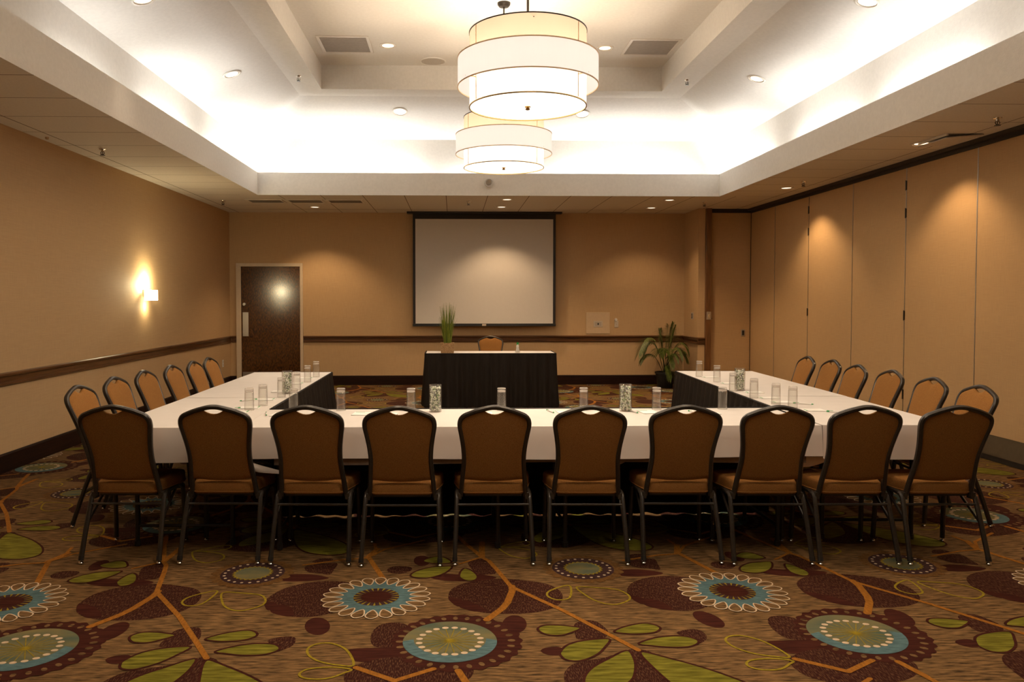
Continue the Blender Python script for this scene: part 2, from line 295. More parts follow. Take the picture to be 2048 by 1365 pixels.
SH=[
 ('P','hatch',1,[(-0.027,3.926),(-0.01,4.033),(0.058,4.116),(0.163,4.164),(0.269,4.176),(0.397,4.143),(0.496,4.09),(0.549,3.991),(0.547,3.885),(0.502,3.786),(0.404,3.722),(0.262,3.702),(0.123,3.729),(0.029,3.798),(-0.014,3.861)],0),
 ('P','maroon',2,[(-0.027,3.913),(0.005,3.909),(0.037,3.892),(0.047,3.847),(0.024,3.798),(-0.009,3.849)],0),
 ('P','maroon',2,[(0.049,3.879),(0.092,3.846),(0.134,3.795),(0.156,3.74),(0.099,3.736),(0.048,3.773),(0.029,3.798)],0),
 ('P','hatch',1,[(0.902,4.009),(0.944,4.093),(1.029,4.164),(1.144,4.198),(1.271,4.172),(1.352,4.097),(1.362,3.97),(1.285,3.815),(1.185,3.732),(1.068,3.723),(0.972,3.774),(0.903,3.85),(0.887,3.929)],0),
 ('P','maroon',2,[(0.899,3.915),(0.94,3.901),(0.958,3.862),(0.932,3.805),(0.903,3.85)],0),
 ('P','maroon',2,[(0.963,3.874),(1.025,3.847),(1.051,3.796),(1.061,3.729),(0.99,3.749),(0.94,3.799)],0),
 ('P','maroon',1,[(-0.568,3.582),(-0.588,3.641),(-0.624,3.679),(-0.661,3.68),(-0.684,3.644),(-0.685,3.585),(-0.663,3.528),(-0.628,3.494),(-0.593,3.493),(-0.57,3.526)],0),
 ('P','maroon',3,[(0.338,3.579),(0.333,3.64),(0.307,3.679),(0.271,3.68),(0.24,3.642),(0.225,3.582),(0.232,3.524),(0.257,3.488),(0.291,3.487),(0.322,3.522)],0),
 ('P','maroon',1,[(-0.948,4.219),(-0.906,4.266),(-0.812,4.277),(-0.732,4.254),(-0.673,4.212),(-0.724,4.18),(-0.838,4.163),(-0.925,4.179)],0),
 ('P','hatch',1,[(-0.835,4.398),(-0.764,4.44),(-0.665,4.45),(-0.665,4.35),(-0.677,4.266),(-0.738,4.289),(-0.805,4.311)],0),
 ('P','hatch',1,[(-0.81,4.479),(-0.779,4.529),(-0.719,4.538),(-0.694,4.507),(-0.728,4.469),(-0.788,4.463)],0),
 ('P','hatch',1,[(-0.37,4.328),(-0.341,4.385),(-0.282,4.391),(-0.236,4.368),(-0.238,4.311),(-0.284,4.27),(-0.342,4.279)],0),
 ('P','maroon',1,[(-0.133,4.477),(-0.144,4.53),(-0.169,4.563),(-0.2,4.564),(-0.223,4.532),(-0.229,4.479),(-0.217,4.428),(-0.192,4.396),(-0.163,4.395),(-0.141,4.426)],0),
 ('P','hatch',1,[(-0.365,3.421),(-0.366,3.522),(-0.329,3.603),(-0.249,3.615),(-0.197,3.555),(-0.172,3.461),(-0.179,3.372),(-0.224,3.356),(-0.299,3.353),(-0.342,3.367)],0),
 ('P','maroon',1,[(-0.456,3.336),(-0.375,3.351),(-0.224,3.351),(-0.109,3.327),(-0.088,3.252),(-0.216,3.231),(-0.342,3.218),(-0.413,3.232),(-0.431,3.285)],0),
 ('P','hatch',1,[(-0.437,3.128),(-0.377,3.214),(-0.226,3.269),(-0.015,3.236),(0.077,3.158),(0.055,3.053),(-0.052,2.976),(-0.241,2.935),(-0.401,3.004)],0),
 ('O','maroon',4,[(-0.176,4.478),(-0.122,4.543),(-0.066,4.545),(-0.024,4.489),(-0.014,4.443),(-0.064,4.425),(-0.134,4.436)],0.012),
 ('P','green',3,[(-0.176,4.478),(-0.122,4.543),(-0.066,4.545),(-0.024,4.489),(-0.014,4.443),(-0.064,4.425),(-0.134,4.436)],0),
 ('O','maroon',4,[(-0.233,4.228),(-0.213,4.296),(-0.142,4.358),(-0.063,4.378),(-0.007,4.374),(-0.043,4.278),(-0.109,4.211),(-0.175,4.196)],0.012),
 ('P','green',3,[(-0.233,4.228),(-0.213,4.296),(-0.142,4.358),(-0.063,4.378),(-0.007,4.374),(-0.043,4.278),(-0.109,4.211),(-0.175,4.196)],0),
 ('O','maroon',4,[(0.067,4.343),(0.103,4.302),(0.131,4.217),(0.116,4.161),(0.074,4.147),(0.035,4.197),(0.033,4.257),(0.047,4.319)],0.012),
 ('P','green',3,[(0.067,4.343),(0.103,4.302),(0.131,4.217),(0.116,4.161),(0.074,4.147),(0.035,4.197),(0.033,4.257),(0.047,4.319)],0),
 ('P','maroon',1,[(-0.126,4.208),(-0.074,4.26),(0.033,4.25),(0.14,4.247),(0.233,4.199),(0.163,4.156),(0.032,4.145),(-0.062,4.162)],0),
 ('P','hatch',1,[(0.085,4.448),(0.165,4.506),(0.213,4.437),(0.235,4.338),(0.225,4.252),(0.14,4.247),(0.104,4.326)],0),
 ('O','maroon',4,[(0.383,3.519),(0.41,3.561),(0.469,3.568),(0.535,3.553),(0.581,3.53),(0.539,3.489),(0.481,3.456),(0.416,3.466)],0.012),
 ('P','green',3,[(0.383,3.519),(0.41,3.561),(0.469,3.568),(0.535,3.553),(0.581,3.53),(0.539,3.489),(0.481,3.456),(0.416,3.466)],0),
 ('P','hatch',1,[(0.561,3.579),(0.613,3.617),(0.666,3.604),(0.696,3.522),(0.696,3.479),(0.668,3.424),(0.587,3.411),(0.546,3.422),(0.548,3.494)],0),
 ('O','maroon',4,[(0.454,3.289),(0.497,3.359),(0.577,3.401),(0.688,3.413),(0.654,3.331),(0.603,3.258),(0.528,3.207),(0.472,3.216),(0.453,3.252)],0.012),
 ('P','green',3,[(0.454,3.289),(0.497,3.359),(0.577,3.401),(0.688,3.413),(0.654,3.331),(0.603,3.258),(0.528,3.207),(0.472,3.216),(0.453,3.252)],0),
 ('P','maroon',2,[(0.372,3.301),(0.396,3.333),(0.448,3.341),(0.47,3.317),(0.455,3.266),(0.405,3.263)],0),
 ('O','maroon',4,[(0.726,3.489),(0.787,3.542),(0.876,3.576),(0.926,3.56),(0.945,3.518),(0.904,3.474),(0.826,3.46),(0.771,3.466)],0.012),
 ('P','green',3,[(0.726,3.489),(0.787,3.542),(0.876,3.576),(0.926,3.56),(0.945,3.518),(0.904,3.474),(0.826,3.46),(0.771,3.466)],0),
 ('O','maroon',4,[(0.807,3.361),(0.88,3.413),(0.961,3.436),(1.038,3.429),(1.075,3.393),(1.068,3.359),(1.016,3.326),(0.93,3.324),(0.862,3.34)],0.012),
 ('P','green',3,[(0.807,3.361),(0.88,3.413),(0.961,3.436),(1.038,3.429),(1.075,3.393),(1.068,3.359),(1.016,3.326),(0.93,3.324),(0.862,3.34)],0),
 ('P','hatch',1,[(1.006,3.471),(1.07,3.507),(1.12,3.495),(1.129,3.427),(1.1,3.378),(1.064,3.359),(1.041,3.409)],0),
 ('O','maroon',4,[(0.741,3.298),(0.755,3.226),(0.74,3.131),(0.701,3.033),(0.626,2.973),(0.543,2.93),(0.51,2.976),(0.52,3.062),(0.566,3.144),(0.645,3.22)],0.012),
 ('P','green',3,[(0.741,3.298),(0.755,3.226),(0.74,3.131),(0.701,3.033),(0.626,2.973),(0.543,2.93),(0.51,2.976),(0.52,3.062),(0.566,3.144),(0.645,3.22)],0),
 ('O','maroon',4,[(0.796,3.28),(0.817,3.127),(0.866,2.962),(0.921,2.854),(1,2.787),(1.103,2.757),(1.192,2.782),(1.222,2.856),(1.169,2.974),(1.045,3.111),(0.901,3.222)],0.012),
 ('P','green',3,[(0.796,3.28),(0.817,3.127),(0.866,2.962),(0.921,2.854),(1,2.787),(1.103,2.757),(1.192,2.782),(1.222,2.856),(1.169,2.974),(1.045,3.111),(0.901,3.222)],0),
 ('P','hatch',1,[(0.438,3.056),(0.461,3.138),(0.518,3.197),(0.64,3.238),(0.755,3.309),(0.806,3.308),(0.847,3.27),(0.868,3.162),(0.894,3.044),(0.842,2.93),(0.708,2.839),(0.563,2.843),(0.445,2.903)],0),
 ('O','yellow',4,[(0.606,4.066),(0.54,4.033),(0.487,3.979),(0.476,3.926),(0.496,3.886),(0.533,3.869),(0.58,3.891),(0.605,3.976)],0.011),
 ('O','yellow',4,[(0.643,4.041),(0.744,4.031),(0.841,4.004),(0.883,3.942),(0.886,3.876),(0.843,3.827),(0.784,3.803),(0.719,3.842),(0.674,3.921)],0.011),
 ('O','yellow',4,[(-0.413,3.189),(-0.433,3.277),(-0.473,3.353),(-0.533,3.4),(-0.587,3.4),(-0.623,3.366),(-0.623,3.315),(-0.593,3.261),(-0.542,3.22),(-0.473,3.194)],0.011),
 ('O','yellow',4,[(-0.415,3.152),(-0.47,3.173),(-0.534,3.175),(-0.596,3.159),(-0.619,3.122),(-0.597,3.089),(-0.539,3.076),(-0.485,3.089),(-0.442,3.125)],0.011),
 ('O','yellow',4,[(0.273,4.71),(0.367,4.698),(0.463,4.649),(0.49,4.567),(0.444,4.512),(0.392,4.509),(0.323,4.572)],0.011),
 ('O','yellow',4,[(0.285,4.715),(0.375,4.793),(0.45,4.821),(0.476,4.781),(0.442,4.738),(0.369,4.717)],0.011),
 ('S','orange',5,[(0.034,4.416),(0.166,4.532)],0.018),
 ('S','orange',5,[(0.047,4.861),(0.166,4.527),(0.203,4.462),(0.235,4.338),(0.298,4.067)],0.026),
 ('S','orange',5,[(0.176,4.807),(0.166,4.533)],0.035),
 ('S','orange',5,[(0.305,4.067),(0.303,3.997),(0.267,3.841),(0.238,3.768),(0.156,3.634)],0.036),
 ('S','orange',5,[(0.304,4.053),(0.334,4.01),(0.525,3.74),(0.703,3.448),(0.791,3.299)],0.026),
 ('S','orange',5,[(-0.365,4.151),(-0.496,4.548)],0.03),
 ('S','orange',5,[(-0.5,4.532),(-0.416,4.683),(-0.185,4.858)],0.02),
 ('S','orange',5,[(-0.494,4.532),(-0.624,4.509),(-0.849,4.42)],0.018),
 ('S','orange',5,[(1.368,4.727),(1.322,4.567)],0.035),
 ('S','orange',5,[(1.34,4.828),(1.362,4.707)],0.02),
 ('S','orange',5,[(-0.398,3.169),(-0.232,3.054)],0.028),
 ('S','orange',5,[(-0.232,3.054),(-0.082,3.15)],0.026),
 ('S','orange',5,[(0.018,3.133),(0.058,3.004)],0.03),
]

for kind, m, lay, pts, wd in SH:
    if kind == 'P': tpoly(catmull(pts), m, lay)
    elif kind == 'O': tribbon(catmull(pts, 5), wd, m, lay, True)
    else:
        tribbon([Vector(p) for p in pts], wd, m, lay, False)
        for p in pts: circ(p, wd*.5, m, lay, 10)
# looped blue flower
c = (-.39, 3.931); n = 22
tpoly([flower_pt(c, (.172 if i % 2 else .243), 2*PI*i/(2*n)) for i in range(2*n)], 'blue', 5)
circ(c, .115, 'purple', 6, 30); circ(c, .078, 'maroon', 7, 24)
for i in range(n):
    a = 2*PI*(i+.5)/n; u = Vector((math.cos(a), math.sin(a))); q = Vector((-u.y, u.x)); C0 = Vector(c)
    lp = [C0+u*.170, C0+u*.215+q*.025, C0+u*.252+q*.027, C0+u*.274, C0+u*.252-q*.027, C0+u*.215-q*.025]
    sm = catmull(lp, 3); tpoly(sm, 'base', 6); tribbon(sm, .0065, 'white', 8, True)
    tpoly([C0+u*.074, C0+u*.112+q*.006, C0+u*.117, C0+u*.112-q*.006], 'yellow', 8)
# dotted teal flower with perforated maroon ring
c = (-.016, 3.409)
tpoly([flower_pt((c[0]+.03, c[1]), .285*(1+.025*math.cos(26*2*PI*i/130)), 2*PI*i/130) for i in range(130)], 'maroon', 4)
for i in range(28):
    a = 2*PI*i/28; C0 = flower_pt((c[0]+.025, c[1]), .246, a); u = Vector((math.cos(a), math.sin(a))); q = Vector((-u.y, u.x))
    tpoly([C0+u*(.018*math.cos(t*PI/4))+q*(.012*math.sin(t*PI/4)) for t in range(8)], 'base', 5)
circ(c, .207, 'teal', 6, 60); tpoly([flower_pt(c, .207, PI+PI*i/30) for i in range(31)] + [flower_pt((c[0], c[1]+.02), .16, 2*PI-PI*i/30) for i in range(31)], 'blue', 7)
for i in range(20):
    a = 2*PI*(i+.5)/20; C0 = flower_pt(c, .136, a); tpoly([C0+Vector((.0155*math.cos(t*PI/5), .012*math.sin(t*PI/5))) for t in range(10)], 'white', 9)
    u = Vector((math.cos(a), math.sin(a))); tribbon([Vector(c), Vector(c)+u*.12], .004, 'yellow', 8, False)
# purple dotted flower
c = (.723, 4.326)
for i in range(20):
    a = 2*PI*i/20; C0 = flower_pt(c, .195, a); tpoly([C0+Vector((.032*math.cos(t*PI/5), .030*math.sin(t*PI/5))) for t in range(10)], 'brown', 3)
circ(c, .172, 'purple', 4, 40); circ(c, .105, 'yellow', 5, 48, .07); circ(c, .094, 'teal', 6, 48, .07)
for i in range(22):
    C0 = flower_pt(c, .150, 2*PI*i/22); tpoly([C0+Vector((.009*math.cos(t*PI/3), .009*math.sin(t*PI/3))) for t in range(6)], 'white', 7)
VA = (1.825, .030); VB = (-.010, 1.865)
verts = [(XL-.2,YF,-.004),(XR+.3,YF,-.004),(XR+.3,YB+.05,-.004),(XL-.2,YB+.05,-.004)]; faces = [((0,1,2,3), 0)]
for i in range(-4, 5):
    for j in range(-3, 7):
        dx = i*VA[0]+j*VB[0]; dy = i*VA[1]+j*VB[1]
        for idx, mi in TF:
            P = [(TV[k][0]+dx, TV[k][1]+dy, TV[k][2]) for k in idx]
            xs = [p[0] for p in P]; ys = [p[1] for p in P]
            if max(xs) < XL or min(xs) > XR or min(ys) > YB-.02 or max(ys) < -1.5: continue
            if min(xs) < XL or max(xs) > XR or max(ys) > YB-.02:
                P = [(min(max(p[0], XL), XR), min(p[1], YB-.02), p[2]) for p in P]
            o = len(verts); verts += P; faces.append((tuple(range(o, o+len(P))), mi))
me = bpy.data.meshes.new('floor'); me.from_pydata(verts, [], [f for f, _ in faces])
for k in CN: me.materials.append(CM[k])
for p, (_, mi) in zip(me.polygons, faces): p.material_index = mi
fl = bpy.data.objects.new('floor', me); COL.objects.link(fl); struct(fl)

# ------------------------------------------------------------------ walls
def sbox(name, m, *b, **k):
    q = MB(); q.box(*b); return struct(q.build(name, m, **k))
HC = 3.02
sbox('wall_left', WALL, XL-.12, XL, YF, YB, -.01, HC)
sbox('wall_back', WALL, XL-.12, 4.09, YB, YB+.12, -.01, HC)
q = MB(); q.box(4.09, 4.21, 13.15, YB+.12, -.01, HC); q.box(4.09, 4.205, 13.03, 13.15, -.01, HC); q.box(4.20, 4.3, 13.16, 13.22, -.01, HC)
struct(q.build('wall_return', WALL))
sbox('wall_right', WALL, 5.16, 5.28, YF, YB, -.01, HC)
sbox('wall_front', WALL, XL-.12, 5.28, YF-.12, YF, -.01, HC)
sbox('wall_pocket', BLACKM, 4.2, 5.28, 13.24, 13.30, -.01, HC)

# chair rail / baseboard profiles
RAILP = [(0,.751),(.016,.751),(.024,.760),(.024,.776),(.014,.783),(.014,.822),(.026,.830),(.034,.843),(.034,.858),(.022,.866),(0,.866)]
BASEP = [(0,0),(.018,0),(.018,.150),(.012,.163),(0,.165)]
def run(name, prof, a, b, nrm, m):
    q = MB(); A = Vector((a[0],a[1],0)); B = Vector((b[0],b[1],0)); n = Vector((nrm[0],nrm[1],0)); k = len(prof)
    vs = [A+n*p+Vector((0,0,z)) for p, z in prof]+[B+n*p+Vector((0,0,z)) for p, z in prof]
    q.add(vs, [(i, (i+1) % k, k+(i+1) % k, k+i) for i in range(k)]+[tuple(range(k)), tuple(range(k, 2*k))[::-1]])
    return struct(q.build(name, m))
run('trim_1', RAILP, (XL, YF), (XL, YB), (1,0), OAKY)
run('trim_2', RAILP, (XL+.034, YB), (-3.785, YB), (0,-1), OAKX)
run('trim_3', RAILP, (-2.625, YB), (4.09, YB), (0,-1), OAKX)
run('trim_4', RAILP, (4.09, YB-.034), (4.09, 13.03-.034), (-1,0), OAKY)
run('trim_5', RAILP, (4.09, 13.03), (4.205, 13.03), (0,-1), OAKX)
run('baseboard_left', BASEP, (XL, YF), (XL, YB), (1,0), BASEW)
run('baseboard_back', BASEP, (-2.625, YB), (4.09, YB), (0,-1), BASEW)
run('baseboard_corner', BASEP, (XL+.018, YB), (-3.785, YB), (0,-1), BASEW)
run('baseboard_return', BASEP, (4.09, YB-.018), (4.09, 13.012), (-1,0), BASEW)
sbox('trim_6', OAKZ, 4.208, 4.302, 12.99, 13.14, 0, HC, bevel=.004)

# ------------------------------------------------------------------ door in the back wall
q = MB(); y0 = YB-.035
q.box(-3.785,-3.708,y0,YB,0,2.135); q.box(-2.672,-2.628,y0,YB,0,2.135); q.box(-3.708,-2.672,y0,YB,2.078,2.135)
q.box(-3.722,-3.700,y0+.01,YB,0,2.10); q.box(-2.680,-2.664,y0+.01,YB,0,2.10)
FR = q; D1 = empty('door_1', (-3.19, YB, 0)); struct(D1)
def W(par): return Matrix.LocRotScale(par.location, par.rotation_euler, None).inverted()
def kidw(q, name, m, par, **k):
    o = q.build(name, m, par, **k); o.matrix_parent_inverse = W(par); return o
kidw(FR, 'door_frame', CREAM, D1, bevel=.003)
q = MB(); q.box(-3.700,-2.680,YB-.022,YB-.002,.008,2.076); dl = kidw(q, 'door_leaf', DOORW, D1); dl['label'] = 'dark oak veneer door leaf'
q = MB(); q.box(-3.675,-3.575,YB-.027,YB-.022,.86,1.28); kidw(q, 'push_plate', METAL, D1, bevel=.002)
q = MB(); q.lathe([(.0,-.02),(.024,-.02),(.03,-.008),(.03,0)], 20, (-3.645,YB-.022,1.42), axis='y'); kidw(q, 'lock_cylinder', METAL, D1, smooth=True)
q = MB(); q.box(-3.68,-2.70,YB-.026,YB-.022,.03,.235); kidw(q, 'kick_plate', METAL, D1)

# ------------------------------------------------------------------ pocket panel and folding partition
D2 = empty('door_2', (4.65, 13.12, 0)); struct(D2)
q = MB(); q.box(4.305,4.995,13.10,13.16,.02,2.955); dp = kidw(q, 'door_panel', PART, D2, bevel=.004)
q = MB(); q.box(4.845,4.915,13.092,13.10,.88,1.0); hp = kidw(q, 'flush_pull', METAL, D2, bevel=.003)
q = MB(); q.box(4.862,4.898,13.088,13.0925,.90,.98); q.build('pull_recess', BLACKM, hp)
for z in (2.35, 1.38):
    q = MB(); q.box(4.300,4.318,13.085,13.10,z-.06,z+.06); kidw(q, 'hinge', BRASS, D2)
q = MB(); q.box(4.325,4.355,13.094,13.10,1.18,1.19); kidw(q, 'keyhole', BLACKM, D2)
q = MB(); q.box(4.302,5.0,13.09,13.24,2.957,HC); kidw(q, 'top_track', TRACK, D2)
FP = empty('folding_partition', (5.05, 6, 0))
tag(FP, 'tall tan fabric folding partition of hinged panels closing the right side of the room', 'partition')
seams = [13.10, 12.117, 10.955, 9.734, 8.578, 7.396, 6.2, 5.0, 3.8, 2.6, 1.4, .2, -1.0, -2.2, YF]
for i in range(len(seams)-1):
    b, a = seams[i], seams[i+1]
    q = MB(); q.box(5.0,5.06,a+.005,b-.005,.24,2.95); pn = kidw(q, 'panel', PART, FP, bevel=.004)
    q = MB(); q.box(5.002,5.06,a+.004,b-.004,.05,.24); q.build('bottom_seal', SEAL, pn)
    q = MB(); q.box(4.998,5.05,b-.006,b+.006,.05,2.95); kidw(q, 'edge_strip', METAL if i != 0 else BLACKM, FP)
    if i % 2 == 0 and i > 0:
        for z in (2.76, 2.455, 1.325, .45):
            q = MB(); q.box(4.992,5.0,b-.011,b+.011,z-.05,z+.05); q.tube([(4.991,b,z-.055),(4.991,b,z+.055)],.005); kidw(q, 'hinge', DARKM, FP)
q = MB(); q.box(5.006,5.06,YF,13.09,0.0,.05); kidw(q, 'floor_seal', BLACKM, FP)
q = MB(); q.box(4.93,5.15,YF,13.09,2.985,HC); q.box(4.985,5.075,YF,13.09,2.95,2.985); kidw(q, 'overhead_track', TRACK, FP)

# ------------------------------------------------------------------ ceiling
R0 = (-2.836, 3.917, -.60, 11.52); R1 = (-3.15, 4.19, -.90, 11.83); R2 = (-2.064, 3.095, .19, 10.74); R3 = (-1.72, 2.754, .53, 10.395)
def off(R, d): return (R[0]-d, R[1]+d, R[2]-d, R[3]+d)
def ringv(R, z): return [(R[0],R[2],z),(R[1],R[2],z),(R[1],R[3],z),(R[0],R[3],z)]
def band(q, Ra, za, Rb, zb):
    q.add(ringv(Ra, za)+ringv(Rb, zb), [(i, (i+1) % 4, 4+(i+1) % 4, 4+i) for i in range(4)])
q = MB(); band(q, R1, 3.89, R2, 4.253); band(q, R2, 4.253, R3, 4.253); band(q, R3, 4.253, R3, 4.565)
band(q, R1, 3.12, R1, 3.89); q.add(ringv(R3, 4.565), [(0,1,2,3)]); struct(q.build('ceiling', PAINT))
q = MB(); band(q, R0, 3.02, R0, 3.345); band(q, R0, 3.345, off(R0,.05), 3.345); band(q, off(R0,.05), 3.345, off(R0,.05), 3.12); band(q, off(R0,.05), 3.12, R1, 3.12)
struct(q.build('ceiling_bulkhead', PAINT))
# tiled soffit
def tilemat():
    m = mat('ceiling_tile', (.74,.68,.60,1), .85, var=.04, scale=(60,60,60), bump=.4, bscale=(160,160,160), spec=.15)
    nt = m.node_tree; N = nt.nodes; L = nt.links; b = N['Principled BSDF']; src = b.inputs['Base Color'].links[0].from_socket
    tc = N.new('ShaderNodeTexCoord'); sp = N.new('ShaderNodeSeparateXYZ'); L.new(tc.outputs['Object'], sp.inputs[0])
    def M(op, a, b_=None, c_=None):
        n = N.new('ShaderNodeMath'); n.operation = op
        for i, v in enumerate((a, b_, c_)):
            if v is None: continue
            if isinstance(v, (int, float)): n.inputs[i].default_value = v
            else: L.new(v, n.inputs[i])
        return n.outputs[0]
    def line(s, o, p=.61, w=.011):
        f = M('FRACT', M('DIVIDE', M('SUBTRACT', s, o), p)); return M('LESS_THAN', f, w/p)
    X, Y = sp.outputs[0], sp.outputs[1]
    back = M('MULTIPLY', M('GREATER_THAN', Y, 11.52), M('MULTIPLY', M('GREATER_THAN', X, -3.1), M('LESS_THAN', X, 4.3)))
    lx = M('MULTIPLY', line(X, -.11), back); ly = M('MULTIPLY', line(Y, 7.87), M('SUBTRACT', 1, back))
    cross = M('MULTIPLY', back, M('MULTIPLY', M('GREATER_THAN', Y, 13.30), M('LESS_THAN', Y, 13.325)))
    e1 = M('MULTIPLY', M('GREATER_THAN', X, -3.735), M('LESS_THAN', X, -3.722)); e2 = M('MULTIPLY', M('GREATER_THAN', X, 4.74), M('LESS_THAN', X, 4.753))
    tot = M('MINIMUM', M('ADD', M('ADD', lx, ly), M('ADD', cross, M('ADD', e1, e2))), 1)
    mx = N.new('ShaderNodeMix'); mx.data_type = 'RGBA'; L.new(tot, mx.inputs['Factor']); L.new(src, mx.inputs['A']); mx.inputs['B'].default_value = (.22,.17,.12,1)
    L.new(mx.outputs['Result'], b.inputs['Base Color']); return m
TILE = tilemat()
q = MB(); O = (XL-.12, 5.28, YF-.12, YB+.12)
q.box(O[0],R0[0]-.001,O[2],O[3],HC,HC+.03); q.box(R0[1]+.001,O[1],O[2],O[3],HC,HC+.03); q.box(R0[0]-.001,R0[1]+.001,R0[3]+.001,O[3],HC,HC+.03); q.box(R0[0]-.001,R0[1]+.001,O[2],R0[2]-.001,HC,HC+.03)
struct(q.build('ceiling_soffit', TILE))

# ------------------------------------------------------------------ projection screen
S = empty('projection_screen', (.545, 13.66, 3.0)); tag(S, 'large white pull-down projection screen with black borders hanging before the back wall', 'projection screen')
def sc(n, *b): 
    q = MB(); q.box(*b); return q
ys = 13.64
q = MB(); q.box(-.655,1.735,ys,ys+.003,1.085,2.895); kidw(q, 'screen_canvas', SCREENM, S)
q = MB(); q.box(-.70,-.655,ys,ys+.004,1.04,2.985); q.box(1.735,1.78,ys,ys+.004,1.04,2.985); q.box(-.655,1.735,ys,ys+.004,2.895,2.985); kidw(q, 'black_border', BORDER, S)
q = MB(); q.box(-.705,1.785,ys-.014,ys+.018,1.035,1.085); bb = kidw(q, 'bottom_bar', BLACKM, S, bevel=.005)
q = MB(); q.box(.50,.57,ys-.018,ys-.0145,1.043,1.077); o = q.build('maker_label', PLASTIC, bb); o['label'] = 'small pale label on the bar'
q = MB(); q.box(-.80,1.885,ys-.06,ys+.08,2.985,3.019); kidw(q, 'housing', BLACKM, S, bevel=.006)

# ------------------------------------------------------------------ wall plates
A = empty('wall_panel', (2.55, YB, 1.09)); tag(A, 'square ivory cover panel with a small socket on the back wall right of the screen', 'wall panel')
q = MB(); q.box(2.345,2.765,YB-.014,YB,.898,1.276); kidw(q, 'cover', PLATEP, A, bevel=.004)
q = MB(); q.box(2.475,2.64,YB-.019,YB-.014,1.015,1.125); f = kidw(q, 'socket_frame', PLASTIC, A, bevel=.003)
q = MB(); q.box(2.50,2.615,YB-.0215,YB-.019,1.035,1.105); q.build('socket_insert', VENTM, f)
q = MB(); q.box(2.545,2.57,YB-.024,YB-.0215,1.055,1.085); q.build('jack', BLACKM, f)
A = empty('dimmer_control', (2.885, YB, 1.09)); tag(A, 'small dimmer control with a round knob above its plate, beside the ivory panel', 'light control')
q = MB(); q.box(2.85,2.92,YB-.008,YB,1.01,1.125); kidw(q, 'plate', PLASTIC, A, bevel=.002)
q = MB(); q.lathe([(0,-.03),(.022,-.03),(.027,-.008),(.027,0)],18,(2.875,YB,1.145),axis='y'); kidw(q, 'knob', WHITEP, A, smooth=True)
q = MB(); q.lathe([(0,-.015),(.008,-.015),(.009,-.008)],12,(2.885,YB,1.065),axis='y'); kidw(q, 'button', VENTM, A)
A = empty('switch_plate', (4.09, 13.32, 1.22)); tag(A, 'narrow dark switch plate on the side of the wall return above the palm', 'switch')
q = MB(); q.box(4.080,4.09,13.27,13.375,1.165,1.28); kidw(q, 'plate', VENTM, A, bevel=.002)
for z in (1.19, 1.22, 1.25):
    q = MB(); q.box(4.074,4.08,13.295,13.35,z-.009,z+.009); kidw(q, 'rocker', VENTD, A)
A = empty('latch_plate', (4.255, 12.99, 1.24)); tag(A, 'small steel latch plate on the brown wooden post beside the tan panel', 'latch plate')
q = MB(); q.box(4.222,4.30,12.982,12.99,1.165,1.30); kidw(q, 'plate', METAL, A, bevel=.003)
q = MB(); q.box(4.245,4.275,12.975,12.982,1.20,1.26); kidw(q, 'latch', CHROME, A, bevel=.002)
A = empty('wall_outlet', (XL, 13.36, .42)); tag(A, 'white electrical outlet low on the left wall near the door', 'outlet')
q = MB(); q.box(XL,XL+.008,13.32,13.40,.36,.48); kidw(q, 'plate', WHITEP, A, bevel=.002)
for z in (.395,.445):
    q = MB(); q.box(XL+.008,XL+.010,13.34,13.38,z-.014,z+.014); kidw(q, 'socket', PLASTIC, A)

# ------------------------------------------------------------------ sconce
A = empty('wall_sconce', (XL, 10.05, 1.57)); tag(A, 'lit wall sconce with frosted glass shade on the left wall', 'wall light')
ZQ = .03
q = MB(); q.box(XL,XL+.02,9.97,10.09,1.50+ZQ,1.60+ZQ); kidw(q, 'back_plate', CHROME, A, bevel=.004)
q = MB(); q.box(XL+.02,XL+.07,10.015,10.045,1.50+ZQ,1.53+ZQ); kidw(q, 'arm', CHROME, A)
x0, x1, ya, yb_, za, zb = XL+.03, XL+.135, 9.94, 10.12, 1.465+ZQ, 1.59+ZQ
q = MB(); q.box(x0,x1,ya,ya+.006,za,zb); q.box(x0,x1,yb_-.006,yb_,za,zb); q.box(x1-.006,x1,ya+.006,yb_-.006,za,zb); q.box(x0,x0+.006,ya+.006,yb_-.006,za,zb)
q.box(x0,x1,ya,yb_,za-.006,za); kidw(q, 'glass_shade', SH_GLASS, A, bevel=.002)
q = MB(); q.lathe([(0,1.625),(.018,1.62),(.028,1.595),(.02,1.56),(.012,1.53),(.012,1.50)],16,(XL+.08,10.03,0)); kidw(q, 'bulb', LAMPW, A, smooth=True)
light('POINT', 'sconce_light', (.085,-.02,.11), SCONCE_W, (1,.84,.50), A, shadow_soft_size=.03)
light('POINT', 'sconce_light', (.08,-.02,-.16), SCONCE_W*.10, (1,.84,.50), A, shadow_soft_size=.03)

